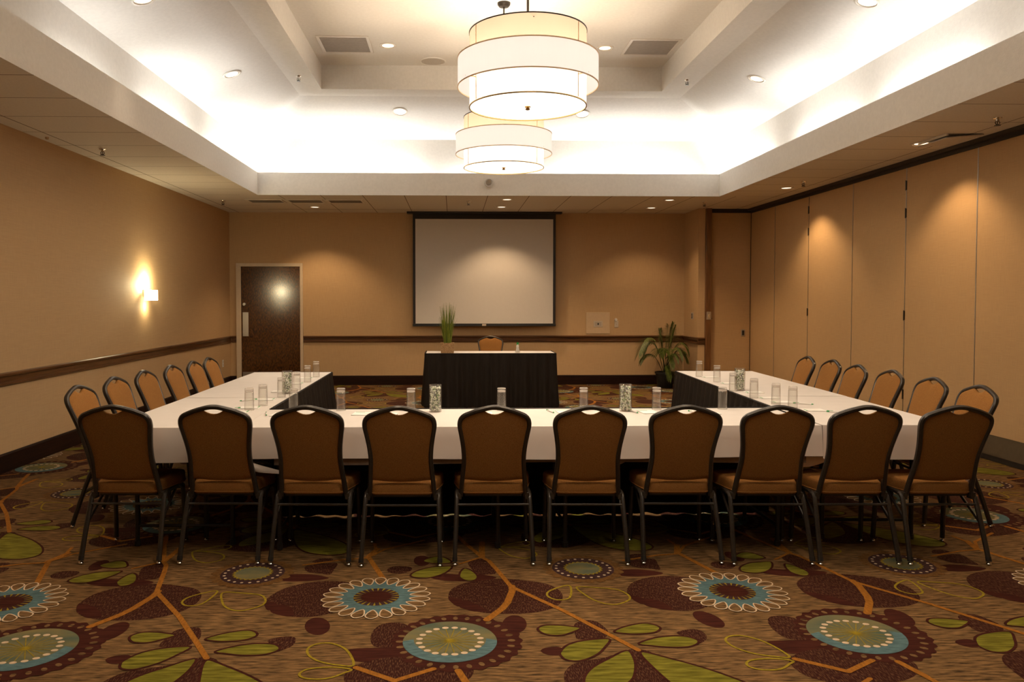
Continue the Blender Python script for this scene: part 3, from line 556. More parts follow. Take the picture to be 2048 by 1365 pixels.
# ------------------------------------------------------------------ pendants
def pendant(x, y, k=1.0):
    A = empty('drum_pendant', (x, y, 2.866))
    def t(z): return z-2.866
    q = MB(); q.flat = True; r = .414
    q.lathe([(r,t(3.21)),(r,t(3.39))], 64); o = q.build('inner_shade', SH_IN, A, smooth=True)
    q = MB(); q.flat = True; q.lathe([(r,t(2.872)),(r,t(3.21))], 64); q.build('inner_shade', SH_LOW, A, smooth=True)
    for zz in (3.39, 2.870):
        q = MB(); q.lathe([(r-.004,t(zz)-.004),(r+.004,t(zz)-.004),(r+.004,t(zz)+.004),(r-.004,t(zz)+.004)], 64, close=True); q.build('shade_ring', BRASS if zz < 3 else BLACKM, A)
    q = MB(); q.flat = True; R = .4975; q.lathe([(R,t(3.01)),(R,t(3.21))], 72); os_ = q.build('outer_shade', SH_OUT, A, smooth=True)
    for zz in (3.21, 3.01):
        q = MB(); q.lathe([(R-.002,t(zz)-.004),(R+.003,t(zz)-.004),(R+.003,t(zz)+.004),(R-.002,t(zz)+.004)], 72, close=True); q.build('hem', HEM, os_)
    for aa in (-.7, 1.5, 3.6):
        q = MB(); q.tube([((r+.002)*math.cos(aa),(r+.002)*math.sin(aa),t(2.88)),((r+.002)*math.cos(aa),(r+.002)*math.sin(aa),t(3.385))], .003); q.build('seam', HEM, o)
        q = MB(); q.tube([(r*math.cos(aa),r*math.sin(aa),t(3.03)),(R*math.cos(aa),R*math.sin(aa),t(3.03))], .003); q.build('spoke', BRASS, A)
    q = MB(); q.disc(r-.004, t(2.875), seg=64, up=False); q.disc(r-.004, t(2.880), seg=64); q.build('diffuser', DIFF, A)
    q = MB(); q.lathe([(0,t(2.846)),(.014,t(2.850)),(.018,t(2.858)),(.008,t(2.864)),(.022,t(2.870)),(.022,t(2.874))], 16); q.build('finial', BRASS, A, smooth=True)
    q = MB(); q.tube([(0,0,t(3.30)),(0,0,t(4.55))], .009, 10); q.build('rod', DARKM, A, smooth=True)
    q = MB(); q.tube([(-r,0,t(3.36)),(r,0,t(3.36))], .004); q.tube([(0,-r,t(3.36)),(0,r,t(3.36))], .004); q.lathe([(0,t(3.22)),(.03,t(3.22)),(.03,t(3.34)),(0,t(3.34))], 12); q.build('spider', DARKM, A)
    q = MB(); q.lathe([(0,t(4.52)),(.05,t(4.525)),(.066,t(4.545)),(.068,t(4.565))], 28); q.build('canopy', DARKM, A, smooth=True)
    for kk in range(4):
        a = PI/4+kk*PI/2; px, py = .17*math.cos(a), .17*math.sin(a)
        q = MB(); q.lathe([(0,t(3.03)),(.02,t(3.04)),(.03,t(3.07)),(.018,t(3.11)),(.013,t(3.14))], 12, (px,py,0)); q.build('bulb', LAMPW, A, smooth=True)
        light('POINT', 'bulb_light', (px,py,t(3.19)), PEND_W*k, (1,.79,.56), A, shadow_soft_size=.035)
    light('AREA', 'diffuser_light', (0,0,t(2.84)), PEND_DN*k, (1,.80,.58), A, shape='DISK', size=.78)
    return A
VENTS = mat('supply_vent_slat', (.22,.18,.14,1), .5, var=.05)
HEM = mat('shade_hem', (.85,.62,.40,1), .7, var=.05)
SH_LOW = shade('inner_shade_fabric_low', (1,.84,.62,1), .60, (.17,.165,.16,1))
a = pendant(.53, 5.62); tag(a, 'nearer and larger-looking two-tier drum pendant lamp with cream fabric shades', 'pendant light', 'drum pendants')
a = pendant(.53, 3.04, .6); tag(a, 'third drum pendant lamp just above the top edge of the view, nearest the camera', 'pendant light', 'drum pendants')
a = pendant(.525, 8.2); tag(a, 'farther drum pendant lamp partly hidden below the nearer one', 'pendant light', 'drum pendants')

# ------------------------------------------------------------------ recessed lights
def downlight(loc, label, r=.075, tilt=(0,0,0), power=20, color=WARM, size=95, blend=.55, group='recessed downlights', seen=True, bulb=None):
    A = empty('recessed_downlight', loc); A.rotation_euler = tilt
    q = MB(); q.lathe([(r+.022,0.0),(r+.020,-.006),(r+.004,-.009),(r,-.004),(r,0)], 28); q.build('trim_ring', CREAM2, A, smooth=True)
    q = MB(); q.lathe([(r,-.004),(r*.97,.0)], 28); q.disc(r, -.002, seg=28, up=False); q.build('reflector', LAMPOFF, A)
    q = MB(); q.disc(r*.82, -.0035, seg=24, up=False); q.build('lamp_lens', bulb or LAMPON, A)
    if power: light('SPOT', 'spot_light', (0,0,-.015), power, color, A, spot_size=math.radians(size), spot_blend=blend, shadow_soft_size=.05)
    tag(A, label, 'ceiling light', group); return A
CREAM2 = mat('white_trim_ring', (.72,.66,.58,1), .4, var=.02)
g1 = 'recessed lights in the upper tray'
TP, TC, TS = TRAY_W
downlight((-.785,9.59,4.565), 'round recessed light in the raised ceiling beside the left air vent', .085, power=TP*2.2, color=TC, size=TS, group=g1)
downlight((1.849,9.615,4.565), 'round recessed light in the raised ceiling beside the right air vent', .085, power=TP*2.2, color=TC, size=TS, group=g1)
for y, k in ((6.9,.5), (4.25,2.2), (2.2,.8)):
    for x in (-.785, 1.849):
        l = light('SPOT', 'tray_downlight', (x,y,4.55), TP*k, TC, spot_size=math.radians(TS), spot_blend=.6, shadow_soft_size=.06)
sl = math.atan2(4.253-3.89, 1.09)
def slz(d): return 3.89+d*(4.253-3.89)/1.09
g2 = 'recessed lights in the sloping cove ceiling'
SP, SC_, SS = SLOPE_W
downlight((-2.54,9.17,slz(.61)-.003), 'tilted round recessed light in the left sloping ceiling', .085, (0,-sl,0), SP, SC_, SS, group=g2, bulb=LAMPW)
downlight((-.744,11.097,slz(.733)-.003), 'tilted round recessed light in the far sloping ceiling left of the lamps', .085, (-sl,0,0), SP, SC_, SS, group=g2, bulb=LAMPW)
downlight((1.826,11.13,slz(.70)-.003), 'tilted round recessed light in the far slope half hidden behind the near lamp', .085, (-sl,0,0), SP, SC_, SS, group=g2, bulb=LAMPW)
downlight((3.563,9.22,slz(.627)-.003), 'tilted round recessed light in the right slope, the farther of the two', .085, (0,sl,0), SP, SC_, SS, group=g2)
downlight((3.59,6.81,slz(.60)-.003), 'tilted round recessed light in the right slope cut by the top of the view', .085, (0,sl,0), SP, SC_, SS, group=g2)
downlight((-2.633,6.84,slz(.517)-.003), 'tilted round recessed light in the left slope just cut off at the top', .085, (0,-sl,0), SP, SC_, SS, group=g2)
for x, y in ((-2.35,4.35),(3.4,4.35)):
    light('SPOT', 'slope_downlight', (x,y,4.05), SP*1.6, SC_, spot_size=math.radians(60), spot_blend=.8, shadow_soft_size=.06)
g3 = 'recessed lights in the tiled soffit'
FPW, FC, FS = SOFF_W
zs = HC-.0005
for x, y, lb, k in ((4.55,7.57,'oval-looking recessed light in the right soffit nearest the camera',.9),(4.523,10.6,'recessed light in the right soffit near the folding partition track',.9),
    (3.273,12.95,'recessed light in the back soffit, right of the screen and nearest the wall',.45),(3.293,11.93,'recessed light in the back soffit right of the screen, behind the bulkhead edge',.9),
    (.815,11.93,'recessed light above the screen just behind the bulkhead edge',.9),(.79,12.88,'recessed light directly above the projection screen',1.1),(-2.264,12.97,'recessed light in the back soffit between the door and the dark vents',1.1)):
    downlight((x,y,zs), lb, .075, power=FPW*k, color=FC, size=FS, group=g3)
for x, y, k in ((4.55,4.6,.25),(-3.42,4.0,LEFTK)):
    light('SPOT', 'soffit_downlight', (x,y,3.0), FPW*k, FC, spot_size=math.radians(FS), spot_blend=.6, shadow_soft_size=.05)

# ------------------------------------------------------------------ cove strips (fixtures lying in the trough)
def cove(x0, y0, x1, y1, p):
    L_ = math.hypot(x1-x0, y1-y0); rz = math.atan2(y1-y0, x1-x0)
    light('AREA', 'cove_strip_light', ((x0+x1)/2, (y0+y1)/2, 3.19), p*L_, NEUT, rot=(PI, 0, rz), shape='RECTANGLE', size=L_, size_y=.08)
xl, xr, yb = -3.02, 4.07, 11.70
for a_, b_, k in ((10.15,11.5,1),(8.05,9.5,.85),(6.2,7.4,.40),(3.9,5.2,.10),(1.5,2.9,.1)): cove(xl, a_, xl, b_, COVE_W*k)
for a_, b_, k in ((10.3,11.5,1),(8.1,9.5,.9),(6.2,7.6,.95),(4.2,5.5,.8),(1.8,3.2,.7)): cove(xr, a_, xr, b_, COVE_W*k)
for a_, b_, k in ((-2.5,-.5,1.1),(1.6,3.5,1.1),(-.1,1.3,.5)): cove(a_, yb, b_, yb, COVE_W*k)
cove(-2.3,-.75,-.6,-.75,COVE_W*.6); cove(1.6,-.75,3.2,-.75,COVE_W*.6)

# ------------------------------------------------------------------ vents, speaker, sprinklers
def vent(x0, x1, y0, y1, z, label, name='air_vent', n=22, dark=VENTM, fr=CREAM2, group=None):
    A = empty(name, ((x0+x1)/2, (y0+y1)/2, z)); tag(A, label, 'air vent', group)
    hx, hy = (x1-x0)/2, (y1-y0)/2; f = .035
    q = MB(); q.box(-hx,hx,-hy,-hy+f,-.010,0); q.box(-hx,hx,hy-f,hy,-.010,0); q.box(-hx,-hx+f,-hy+f,hy-f,-.010,0); q.box(hx-f,hx,-hy+f,hy-f,-.010,0); q.build('frame', fr, A, bevel=.002)
    q = MB(); q.box(-hx+f,hx-f,-hy+f,hy-f,-.002,0); q.build('backing', VENTD, A)
    q = MB()
    for i in range(n):
        yy = -hy+f+(i+.5)*(2*hy-2*f)/n; q.box(-hx+f,hx-f,yy-.0035*22/n*hy/.3,yy+.0035*22/n*hy/.3,-.008,-.002)
    q.build('grille', dark, A)
vent(-1.60,-.985,9.25,9.87,4.565, 'rectangular return air vent in the raised ceiling, left one', group='large air vents in the upper ceiling')
vent(2.09,2.70,9.27,9.87,4.565, 'rectangular return air vent in the raised ceiling, right one', group='large air vents in the upper ceiling')
for x0, w in ((-3.16,'the leftmost, nearest the corner'), (-2.55,'the middle one above the door'), (-1.94,'the rightmost, nearest the screen')):
    vent(x0, x0+.56, 12.02, 12.42, HC, 'dark slotted supply vent in the back soffit, '+w, 'supply_vent', 8, VENTS, CREAM2, 'dark supply vents in the back soffit')
A = empty('ceiling_speaker', (-.26,10.2,4.565)); tag(A, 'faint round speaker grille in the raised ceiling left of the lamps', 'speaker')
q = MB(); q.lathe([(.17,0),(.168,-.008),(.155,-.011),(.150,-.006)], 40); q.build('rim', PAINT, A, smooth=True)
q = MB(); q.disc(.152,-.006,seg=40,up=False)
q.build('grille', mat('speaker_grille', (.55,.50,.44,1), .7, var=.25, scale=(180,180,10)), A)
def sprinkler(loc, label, k=1.0):
    A = empty('fire_sprinkler', loc); tag(A, label, 'sprinkler', 'ceiling sprinklers')
    q = MB(); q.lathe([(.034*k,0),(.032*k,-.006),(.014*k,-.012),(.012*k,-.028),(0,-.028)], 18); q.build('escutcheon', CHROME, A, smooth=True)
    q = MB()
    for s_ in (-1, 1): q.tube([(s_*.008*k,0,-.022),(s_*.020*k,0,-.042),(s_*.004*k,0,-.062)], .004*k, 6)
    q.tube([(0,0,-.028),(0,0,-.06)], .004*k, 6); q.build('frame_arms', DARKM, A)
    q = MB(); q.lathe([(0,-.062),(.024*k,-.061),(.024*k,-.066),(0,-.067)], 14); q.build('deflector', DARKM, A)
for loc, lb in (((-1.9,9.8,4.253),'small sprinkler head on the left beam under the raised ceiling'),((2.93,9.85,4.253),'small sprinkler head on the right beam under the raised ceiling'),
    ((-3.534,8.06,HC),'dark sprinkler head on the left soffit, the nearer one'),((-3.533,12.2,HC),'sprinkler head on the left soffit close to the back corner'),
    ((.235,12.13,HC),'sprinkler head on the back soffit above the screen'),((3.916,12.2,HC),'sprinkler head on the soffit corner above the wooden post'),
    ((4.5,10.03,HC),'sprinkler head on the right soffit beside the middle recessed light'),((4.551,6.5,HC),'sprinkler head on the right soffit nearest the camera'),
    ((-3.80,7.5,HC),'tiny sprinkler cap tight against the left wall')):
    if 'tiny' in lb:
        q = MB(); q.lathe([(0,-.02),(.014,-.018),(.018,0)], 12); tag(q.build('sprinkler_cap', CHROME, loc=loc), lb, 'sprinkler')
    else: sprinkler(loc, lb)
A = empty('eyeball_spotlight', (.515, 11.52, 3.20)); tag(A, 'small round spotlight mounted on the white bulkhead below the far lamp', 'spotlight')
q = MB(); q.lathe([(0,-.05),(.040,-.055),(.055,-.06),(.058,-.035),(.045,-.01),(.04,0)], 26, axis='y'); q.build('housing', METAL, A, smooth=True)
q = MB(); q.lathe([(0,-.058),(.040,-.0605)], 22, axis='y'); q.build('lens', mat('spot_lens', (.25,.2,.15,1), .15, var=.2), A, smooth=True)
q = MB(); q.box(-.03,.03,-.012,0,-.085,-.058); q.build('bracket', CREAM2, A)
# loose soffit panel
A = tag(empty('access_panel', (4.665,7.33,HC)), 'slightly dropped ceiling access panel beside the nearest right soffit light', 'ceiling panel')
q = MB(); q.box(-.16,.19,-.22,.22,-.010,-.001); o = q.build('panel', TILE2, A); o.rotation_euler = (.0,math.radians(-5),0); o.location = (0,0,-.02)
q = MB(); q.box(-.16,-.14,-.22,.22,-.02,0); q.build('hinge_edge', CREAM2, A)

# ------------------------------------------------------------------ banquet chair (faces +y, origin on the floor between the rear feet)
def half_lathe_outline():
    h = [(.186,.363),(.181,.43),(.173,.52),(.168,.59),(.172,.665),(.182,.735),(.1915,.79),(.191,.818),(.183,.838),(.168,.853),(.145,.864),(.105,.880),(.06,.893),(.025,.901)]
    return [(-x, z) for x, z in h]+[(0,.9025)]+[(x, z) for x, z in h[::-1]]
def lean(z): return .125-.20*max(0,(z-.363)/.552)**1.05
def rounded(pts, n=3):
    P = [Vector(p) for p in pts]; out = []
    for i in range(len(P)-1):
        a, b, c, d = P[max(i-1,0)], P[i], P[i+1], P[min(i+2,len(P)-1)]
        for t in range(n):
            u = t/n; out.append(.5*((2*b)+(c-a)*u+(2*a-5*b+4*c-d)*u*u+(3*b-a-3*c+d)*u**3))
    out.append(P[-1]); return out
def rings(outline, levels, fn):
    """nested rings of an outline shrinking to a centre: levels = [(scale, depth)]"""
    n = len(outline); cx_ = 0; cz = sum(p[1] for p in outline)/n; q = MB(); vs = []
    for s_, d in levels: vs += [fn(cx_+(p[0]-cx_)*s_, cz+(p[1]-cz)*s_, d) for p in outline]
    fs = []
    for j in range(len(levels)-1):
        for i in range(n):
            k = (i+1) % n; fs.append((j*n+i, j*n+k, (j+1)*n+k, (j+1)*n+i))
    fs.append(tuple(range(n))[::-1]); fs.append(tuple((len(levels)-1)*n+i for i in range(n)))
    q.add(vs, fs); return q
def make_chair():
    A = empty('banquet_chair', (0,0,0))
    ol = [(x*1.008, z+(.001 if z > .8 else 0)) for x, z in half_lathe_outline()]
    q = MB(); q.bar(rounded([(x, lean(z), z) for x, z in ol], 3), .0255, .031, .3, up=(0,1,0)); q.build('back_frame', DARKM, A, smooth=True)
    # upholstered back panel with a scooped handle opening
    h = [(.170,.62),(.181,.67),(.191,.735),(.200,.79),(.196,.812),(.184,.828),(.160,.842),(.120,.858),(.078,.872),(.056,.877),(.040,.868),(.020,.862)]
    h = [(x-.0095, z+(.014 if z > .8 else 0)) for x, z in h]; h[-3] = (.061,.886); h[-2] = (.037,.872); h[-1] = (.018,.8645)
    low = [(.171,.56),(.176,.49),(.179,.468)]; low = [(x-.006, z) for x, z in low]
    right = [(0,.455),(.08,.459),(.14,.466)]+low[::-1]+h
    pts = right+[(0,.8625)]+[(-x, z) for x, z in right[::-1] if x > 0]
    def f(x, z, d): return (x, lean(z)+d, z)
    q = rings(pts, [(.90,-.0105),(.985,-.008),(1.0,-.003),(1.0,.004),(.985,.010),(.93,.016),(.80,.021),(.4,.024)], f); q.build('backrest', FABRIC, A, smooth=True)
    # seat cushion
    s_ = [(0,.098),(.10,.098),(.150,.100),(.172,.112),(.183,.15),(.203,.22),(.2245,.33),(.2265,.40),(.215,.438),(.185,.456),(.12,.466),(0,.468)]
    pts = s_+[(-x, y) for x, y in s_[::-1] if x > 0]
    def g(x, y, d): return (x, y, d-(.010*max(0,(y-.38)/.1)**2 if d > .42 else 0))
    q = rings(pts, [(.93,.376),(.985,.378),(1.0,.386),(1.0,.430),(.985,.443),(.95,.450),(.8,.455),(.4,.457)], g); q.build('seat', FABRIC, A, smooth=True)
    q = MB(); n = len(pts); q.tube([(x*1.003, .28+(y-.28)*1.003, .388) for x, y in pts], .0035, 6, closed=True); q.build('seat_piping', FABRIC, A, smooth=True)
    q = MB(); q.box(-.165,.165,.12,.42,.362,.377); q.build('seat_pan', BLACKM, A)
    for sx in (-1, 1):
        q = MB(); q.bar(rounded([(sx*.222,0,.022),(sx*.2165,.056,.19),(sx*.2105,.108,.335),(sx*.2095,.124,.361),(sx*.209,.148,.372),(sx*.209,.18,.374)],4), .025, .027, .3, up=(0,1,0)); rl = q.build('leg', DARKM, A, smooth=True)
        q = MB(); q.lathe([(0,0),(.011,.001),(.014,.006),(.011,.012),(.005,.015),(.005,.022)],12,(sx*.2215,-.001,0)); q.build('foot_glide', CHROME, rl, smooth=True)
        q = MB(); q.bar([(sx*.222,-.0015,.018),(sx*.2212,.006,.042)], .028, .030, .3, up=(0,1,0)); q.build('foot_cap', BLACKM, rl, smooth=True)
        q = MB(); q.bar(rounded([(sx*.216,.432,.022),(sx*.212,.420,.20),(sx*.2095,.410,.33),(sx*.209,.398,.360),(sx*.209,.36,.374)],4), .025, .027, .3, up=(0,1,0)); fr = q.build('leg', DARKM, A, smooth=True)
        q = MB(); q.lathe([(0,0),(.011,.001),(.014,.006),(.011,.012),(.005,.015),(.005,.022)],12,(sx*.216,.433,0)); q.build('foot_glide', CHROME, fr, smooth=True)
        q = MB(); q.bar([(sx*.209,.17,.374),(sx*.209,.37,.374)], .022, .020, .2); q.build('side_rail', DARKM, A)
        q = MB(); q.bar([(sx*.212,.066,.22),(sx*.209,.30,.368)], .010, .018, .2); q.build('brace', DARKM, A)
        q = MB(); q.box(sx*.1965-.013,sx*.1965+.013,.105,.155,.345,.385); q.build('bracket', DARKM, A, bevel=.003)
    q = MB(); q.bar([(-.211,.100,.318),(.211,.100,.318)], .018, .012, .2); q.build('stretcher', DARKM, A)
    q = MB(); q.bar([(-.210,.413,.34),(.210,.413,.34)], .018, .012, .2); q.build('stretcher', DARKM, A)
    return A
CHAIR = make_chair(); used = []
def put_chair(x, y, rz, label, group):
    c = CHAIR if not used else copy_tree(CHAIR); used.append(1)
    c.location = (x, y, 0); c.rotation_euler = (0,0,rz); tag(c, label, 'chair', group); return c
ordn = ['first','second','third','fourth','fifth','sixth','seventh','eighth','ninth','tenth']
front = [(-1.894,4.465,-1.5),(-1.3335,4.45,-1.5),(-.814,4.417,-2.5),(-.2985,4.382,-1.5),(.229,4.3895,-.6),(.7625,4.375,-2),(1.3015,4.3825,-1.5),(1.809,4.3525,-1.5),(2.298,4.34,-1.5),(2.806,4.3265,-1.5)]
fl_ = ['tan banquet chair in the front row, leftmost, its back to the camera','tan banquet chair second from the left in the front row, white cloth on its seat',
 'tan banquet chair third from the left in the front row','tan banquet chair fourth from the left in the front row',
 'tan banquet chair fifth from the left in the front row','tan banquet chair sixth from the left in the front row',
 'tan banquet chair fourth from the right in the front row','tan banquet chair third from the right in the front row',
 'tan banquet chair second from the right in the front row','tan banquet chair in the front row, rightmost, its back to the camera']
for (x, y, r), lb in zip(front, fl_): put_chair(x, y, math.radians(r), lb, 'chairs along the front of the tables')
for i, (x, y) in enumerate([(-2.55,5.42),(-2.56,6.01),(-2.55,6.56),(-2.51,7.08),(-2.47,7.55),(-2.47,8.035)]):
    put_chair(x+.045, y, -PI/2+math.radians(-1), 'tan banquet chair on the left side of the tables, %s counting from the camera' % ordn[i], 'chairs along the left wall side')
for i, (x, y) in enumerate([(3.61,5.27),(3.62,5.81),(3.66,6.44),(3.645,6.97),(3.70,7.55),(3.67,8.02)]):
    put_chair(x-.06, y, PI/2+math.radians(-2), 'tan banquet chair on the right side of the tables, %s counting from the camera' % ordn[i], 'chairs along the partition side')
put_chair(.60, 12.60, PI, 'single tan banquet chair behind the head table facing the camera', None)

# ------------------------------------------------------------------ tables
def table(name, x0, x1, y0, y1, label, group, ang=0, piv=None, legs_y=None):
    cx_, cy_ = (x0+x1)/2, (y0+y1)/2; A = empty(name, (cx_, cy_, 0)); tag(A, label, 'table', group)
    hx, hy = (x1-x0)/2-.002, (y1-y0)/2-.002
    q = MB(); q.box(-hx,hx,-hy,hy,.725,.75); q.build('tabletop', TABLEW, A, bevel=.003)
    q = MB(); a = .03
    q.box(-hx+a,hx-a,-hy+a,-hy+a+.02,.66,.725); q.box(-hx+a,hx-a,hy-a-.02,hy-a,.66,.725); q.box(-hx+a,-hx+a+.02,-hy+a,hy-a,.66,.725); q.box(hx-a-.02,hx-a,-hy+a,hy-a,.66,.725); q.build('apron', TABLEW, A)
    lx, ly = (hx-.20, hy-.10) if hx > hy else (hx-.10, hy-.20)
    for sx in (-1, 1):
        for sy in (-1, 1):
            q = MB(); q.tube([(sx*lx,sy*ly,.005),(sx*lx,sy*ly,.725)], .014, 10); l = q.build('leg', BLACKM, A, smooth=True)
            q = MB(); q.lathe([(0,0),(.018,0),(.018,.03),(.014,.032)],12,(sx*lx,sy*ly,0)); q.build('foot_cap', BLACKM, l)
    for s_ in (-1, 1):
        q = MB()
        if hx > hy: q.tube([(s_*lx,-ly,.12),(s_*lx,ly,.12)], .010, 8)
        else: q.tube([(-lx,s_*ly,.12),(lx,s_*ly,.12)], .010, 8)
        q.build('crossbar', BLACKM, A, smooth=True)
    return A
TX0, TX1, TY0, TYi, TYe = -2.03, -1.25, 4.60, 5.345, 8.07
g = 'folding tables under the white cloths'
table('folding_table', TX0, TX1, TY0, 6.32, 'folding table under white cloth at the near left corner', g)
table('folding_table', TX0, TX1, 6.325, TYe, 'folding table under white cloth at the far left', g)
table('folding_table', TX1+.005, .47, TY0, TYi, 'folding table under white cloth, left half of the front run', g)
table('folding_table', .475, 2.18, TY0, TYi, 'folding table under white cloth, right half of the front run', g)
ra = math.radians(-2.1)
def rt(x, y):   # the right run stands at a slight angle, pivot near its front corner
    return (2.19+(x)*math.cos(ra)-(y)*math.sin(ra), TY0+x*math.sin(ra)+y*math.cos(ra))
for a_, b_, lb in ((0.03,1.74,'folding table under white cloth at the near right corner'),(1.745,3.50,'folding table under white cloth at the far right')):
    o = table('folding_table', -.38, .38, -(b_-a_)/2, (b_-a_)/2, lb, g); c_ = rt(.39, (a_+b_)/2); o.location = (c_[0], c_[1], 0); o.rotation_euler = (0,0,ra)
HT = (-.385, 1.42, 10.86, 11.40)
table('head_table', *HT, 'long skirted head table standing before the projection screen', None)

# cloths: a top sheet plus drops on chosen sides
def cloth(x0, x1, y0, y1, drops, label, group, zt=.7525, drop=.185, seed=1, loc=(0,0,0), rot=0, mat_=None, tail=None, cat='tablecloth'):
    rnd = random.Random(seed); ph = [rnd.random()*6 for _ in range(6)]
    q = MB(); q.flat = True; nx = max(8, int((x1-x0)/.05)); ny = max(8, int((y1-y0)/.05))
    def zt_(x, y): return zt+.0006*math.sin(9*x+ph[0])*math.sin(7*y+ph[1])
    q.grid([[(x0+(x1-x0)*i/nx, y0+(y1-y0)*j/ny, zt_(x0+(x1-x0)*i/nx, y0+(y1-y0)*j/ny)) for i in range(nx+1)] for j in range(ny+1)])
    def side(ax, ay, bx, by, n_):
        L_ = math.hypot(bx-ax, by-ay); k = max(8, int(L_/.025)); rows = []
        for r_ in range(9):
            t = r_/8; row = []
            for i in range(k+1):
                s_ = i/k; x = ax+(bx-ax)*s_; y = ay+(by-ay)*s_; u = s_*L_
                w_ = .006*t*math.sin(11*u+ph[2])+.004*t*math.sin(23*u+ph[3])
                o_ = .0065*min(1, t*5)+.010*t+w_; dd = drop*(1+.035*math.sin(2.1*u+ph[4]))
                z = zt_(x, y)-t*dd-(0.002 if t > 0 else 0)
                row.append((x+n_[0]*o_, y+n_[1]*o_, z))
            rows.append(row)
        q.grid(rows)
    if 'f' in drops: side(x0, y0, x1, y0, (0,-1))
    if 'b' in drops: side(x0, y1, x1, y1, (0,1))
    if 'l' in drops: side(x0, y0, x0, y1, (-1,0))
    if 'r' in drops: side(x1, y0, x1, y1, (1,0))
    o = q.build('tablecloth', mat_ or LINEN, smooth=True, solid=.0015, loc=loc, rot=rot)
    tag(o, label, cat, group); return o
gc = 'white tablecloths on the U-shaped tables'
cloth(TX1-.01, 2.19, TY0-.006, TYi, 'f', 'long white tablecloth over the front run of tables', gc, seed=3)
q = MB(); q.flat = True; rows = []
for j in range(5):
    row = []
    for i in range(91):
        x = -1.05+3.15*i/90; zb = .534+.006*math.sin(2.3*x)-(.018 if .66 < x < .98 else 0)
        row.append((x, TY0-.0015+.0012*math.sin(17*x)*j/4, .74-(.74-zb)*j/4))
    rows.append(row)
q.grid(rows); tag(q.build('table_underlay', UNDER, smooth=True, solid=.002), 'brownish underlay strip showing below the hem of the front white cloth', 'table underlay')
lc = cloth(TX0-.006, TX1+.003, TY0-.010, 6.05, 'fl', 'white tablecloth at the near left corner, one end drooping onto a chair seat', gc, zt=.7545, drop=.205, seed=5)
cloth(TX0-.003, TX1+.003, 5.98, TYe, 'l', 'white tablecloth over the far half of the left run', gc, zt=.7565, drop=.20, seed=8)
c0 = rt(0, 0)
rc = cloth(.002, .785, -.012, 1.45, 'fr', 'white tablecloth at the near right corner with a loose fold hanging in front', gc, zt=.7545, drop=.195, seed=9, loc=(c0[0],c0[1],0), rot=ra)
rows = [[(1.98+.25*i/10, TY0+.03, .56-(.035+.03*math.sin(PI*i/10))*j/4) for i in range(11)] for j in range(5)]
q = MB(); q.flat = True; q.grid(rows); kidw(q, 'sagging_fold', LINEN, rc, smooth=True, solid=.0015)
cloth(.0, .785, 1.38, 3.50, 'r', 'white tablecloth over the far half of the right run', gc, zt=.7565, drop=.20, seed=12, loc=(c0[0],c0[1],0), rot=ra)
cloth(HT[0]+.005, HT[1]-.005, HT[2]+.004, HT[3]-.004, '', 'white cloth laid flat on the head table top', None, zt=.7525, seed=20)
# drooping corner of the near left cloth resting on the second chair
q = MB(); q.flat = True; rows = []
A0, A1 = Vector((-1.27,4.558,.60)), Vector((-1.19,4.562,.545))
for i in range(13):
    t = i/12; top = Vector((-1.27+.30*t, 4.566+.05*t, .60-.118*t**.75)); bot = Vector((-1.30+.33*t, 4.552+.05*t, .545-.062*min(1,t*1.6)-.003*math.sin(t*17)))
    rows.append([tuple(top+(bot-top)*s_/5+Vector((0,-.012*math.sin(PI*s_/5)*(1-t),0))) for s_ in range(6)])
q.grid(rows); o = q.build('drooping_corner', LINEN, lc, smooth=True, solid=.0015)
rows = []
for i in range(0):
    t = i/8; rows.append([(2.205+.03*t, 4.560-.004*math.sin(s_*1.3), .745-.20*(s_/8)*1.0) if False else (2.17+.035*t+.012*(s_/8)*math.sin(3*t), 4.556+.01*math.sin(PI*t), .748-.185*(s_/8)) for s_ in range(9)])

# ------------------------------------------------------------------ pleated black skirts
def skirt(path, label, group=None, flare=.055, top=.7535, bot=.035, amp=.020, pitch=.135, seed=1, side=1):
    """path: list of xy corners; flares to the left of travel * side"""
    rnd = random.Random(seed); q = MB(); q.flat = True; tr = MB(); P = [Vector(p) for p in path]; cols = []
    S_ = 0
    for i in range(len(P)-1):
        a, b = P[i], P[i+1]; L_ = (b-a).length; t = (b-a)/L_; n = Vector((-t.y, t.x))*side; k = int(L_/.0125)
        for j in range(k if i < len(P)-2 else k+1):
            u = j/k*L_; nn = n.copy()
            if i > 0 and u < .03:
                t0 = (P[i]-P[i-1]).normalized(); nn = (n+Vector((-t0.y, t0.x))*side).normalized()
            if i < len(P)-2 and L_-u < .03:
                t0 = (P[i+2]-P[i+1]).normalized(); nn = (n+Vector((-t0.y, t0.x))*side).normalized()
            cols.append((a+t*u, nn, S_+u))
        S_ += L_
    rows = []
    for r_ in range(12):
        f_ = r_/11; row = []
        for p, n, u in cols:
            w_ = amp*(.22+.95*f_)*(math.sin(2*PI*u/pitch)+.45*math.sin(2*PI*u/(pitch*2.3)+1.3)+.3*math.sin(2*PI*u/(pitch*5.1)))
            o_ = .006+amp*(.22+.95*f_)*1.3+w_*.75+flare*f_
            z = top-f_*(top-bot)-(.004*math.sin(u*9)+.003*math.sin(u*31))*f_
            row.append((p.x+n.x*o_, p.y+n.y*o_, z))
        rows.append(row)
    q.grid(rows); o = q.build('table_skirt', BLACKC, smooth=True, solid=.002); tag(o, label, 'table skirt', group)
    q = MB()
    for i in range(len(P)-1):
        a, b = P[i], P[i+1]; t = (b-a).normalized(); n = Vector((-t.y, t.x))*side
        q.bar([(a.x+n.x*.005,a.y+n.y*.005,top-.018),(b.x+n.x*.005,b.y+n.y*.005,top-.018)], .018, .046, .3)
    q.build('top_band', BLACKC, o)
    return o
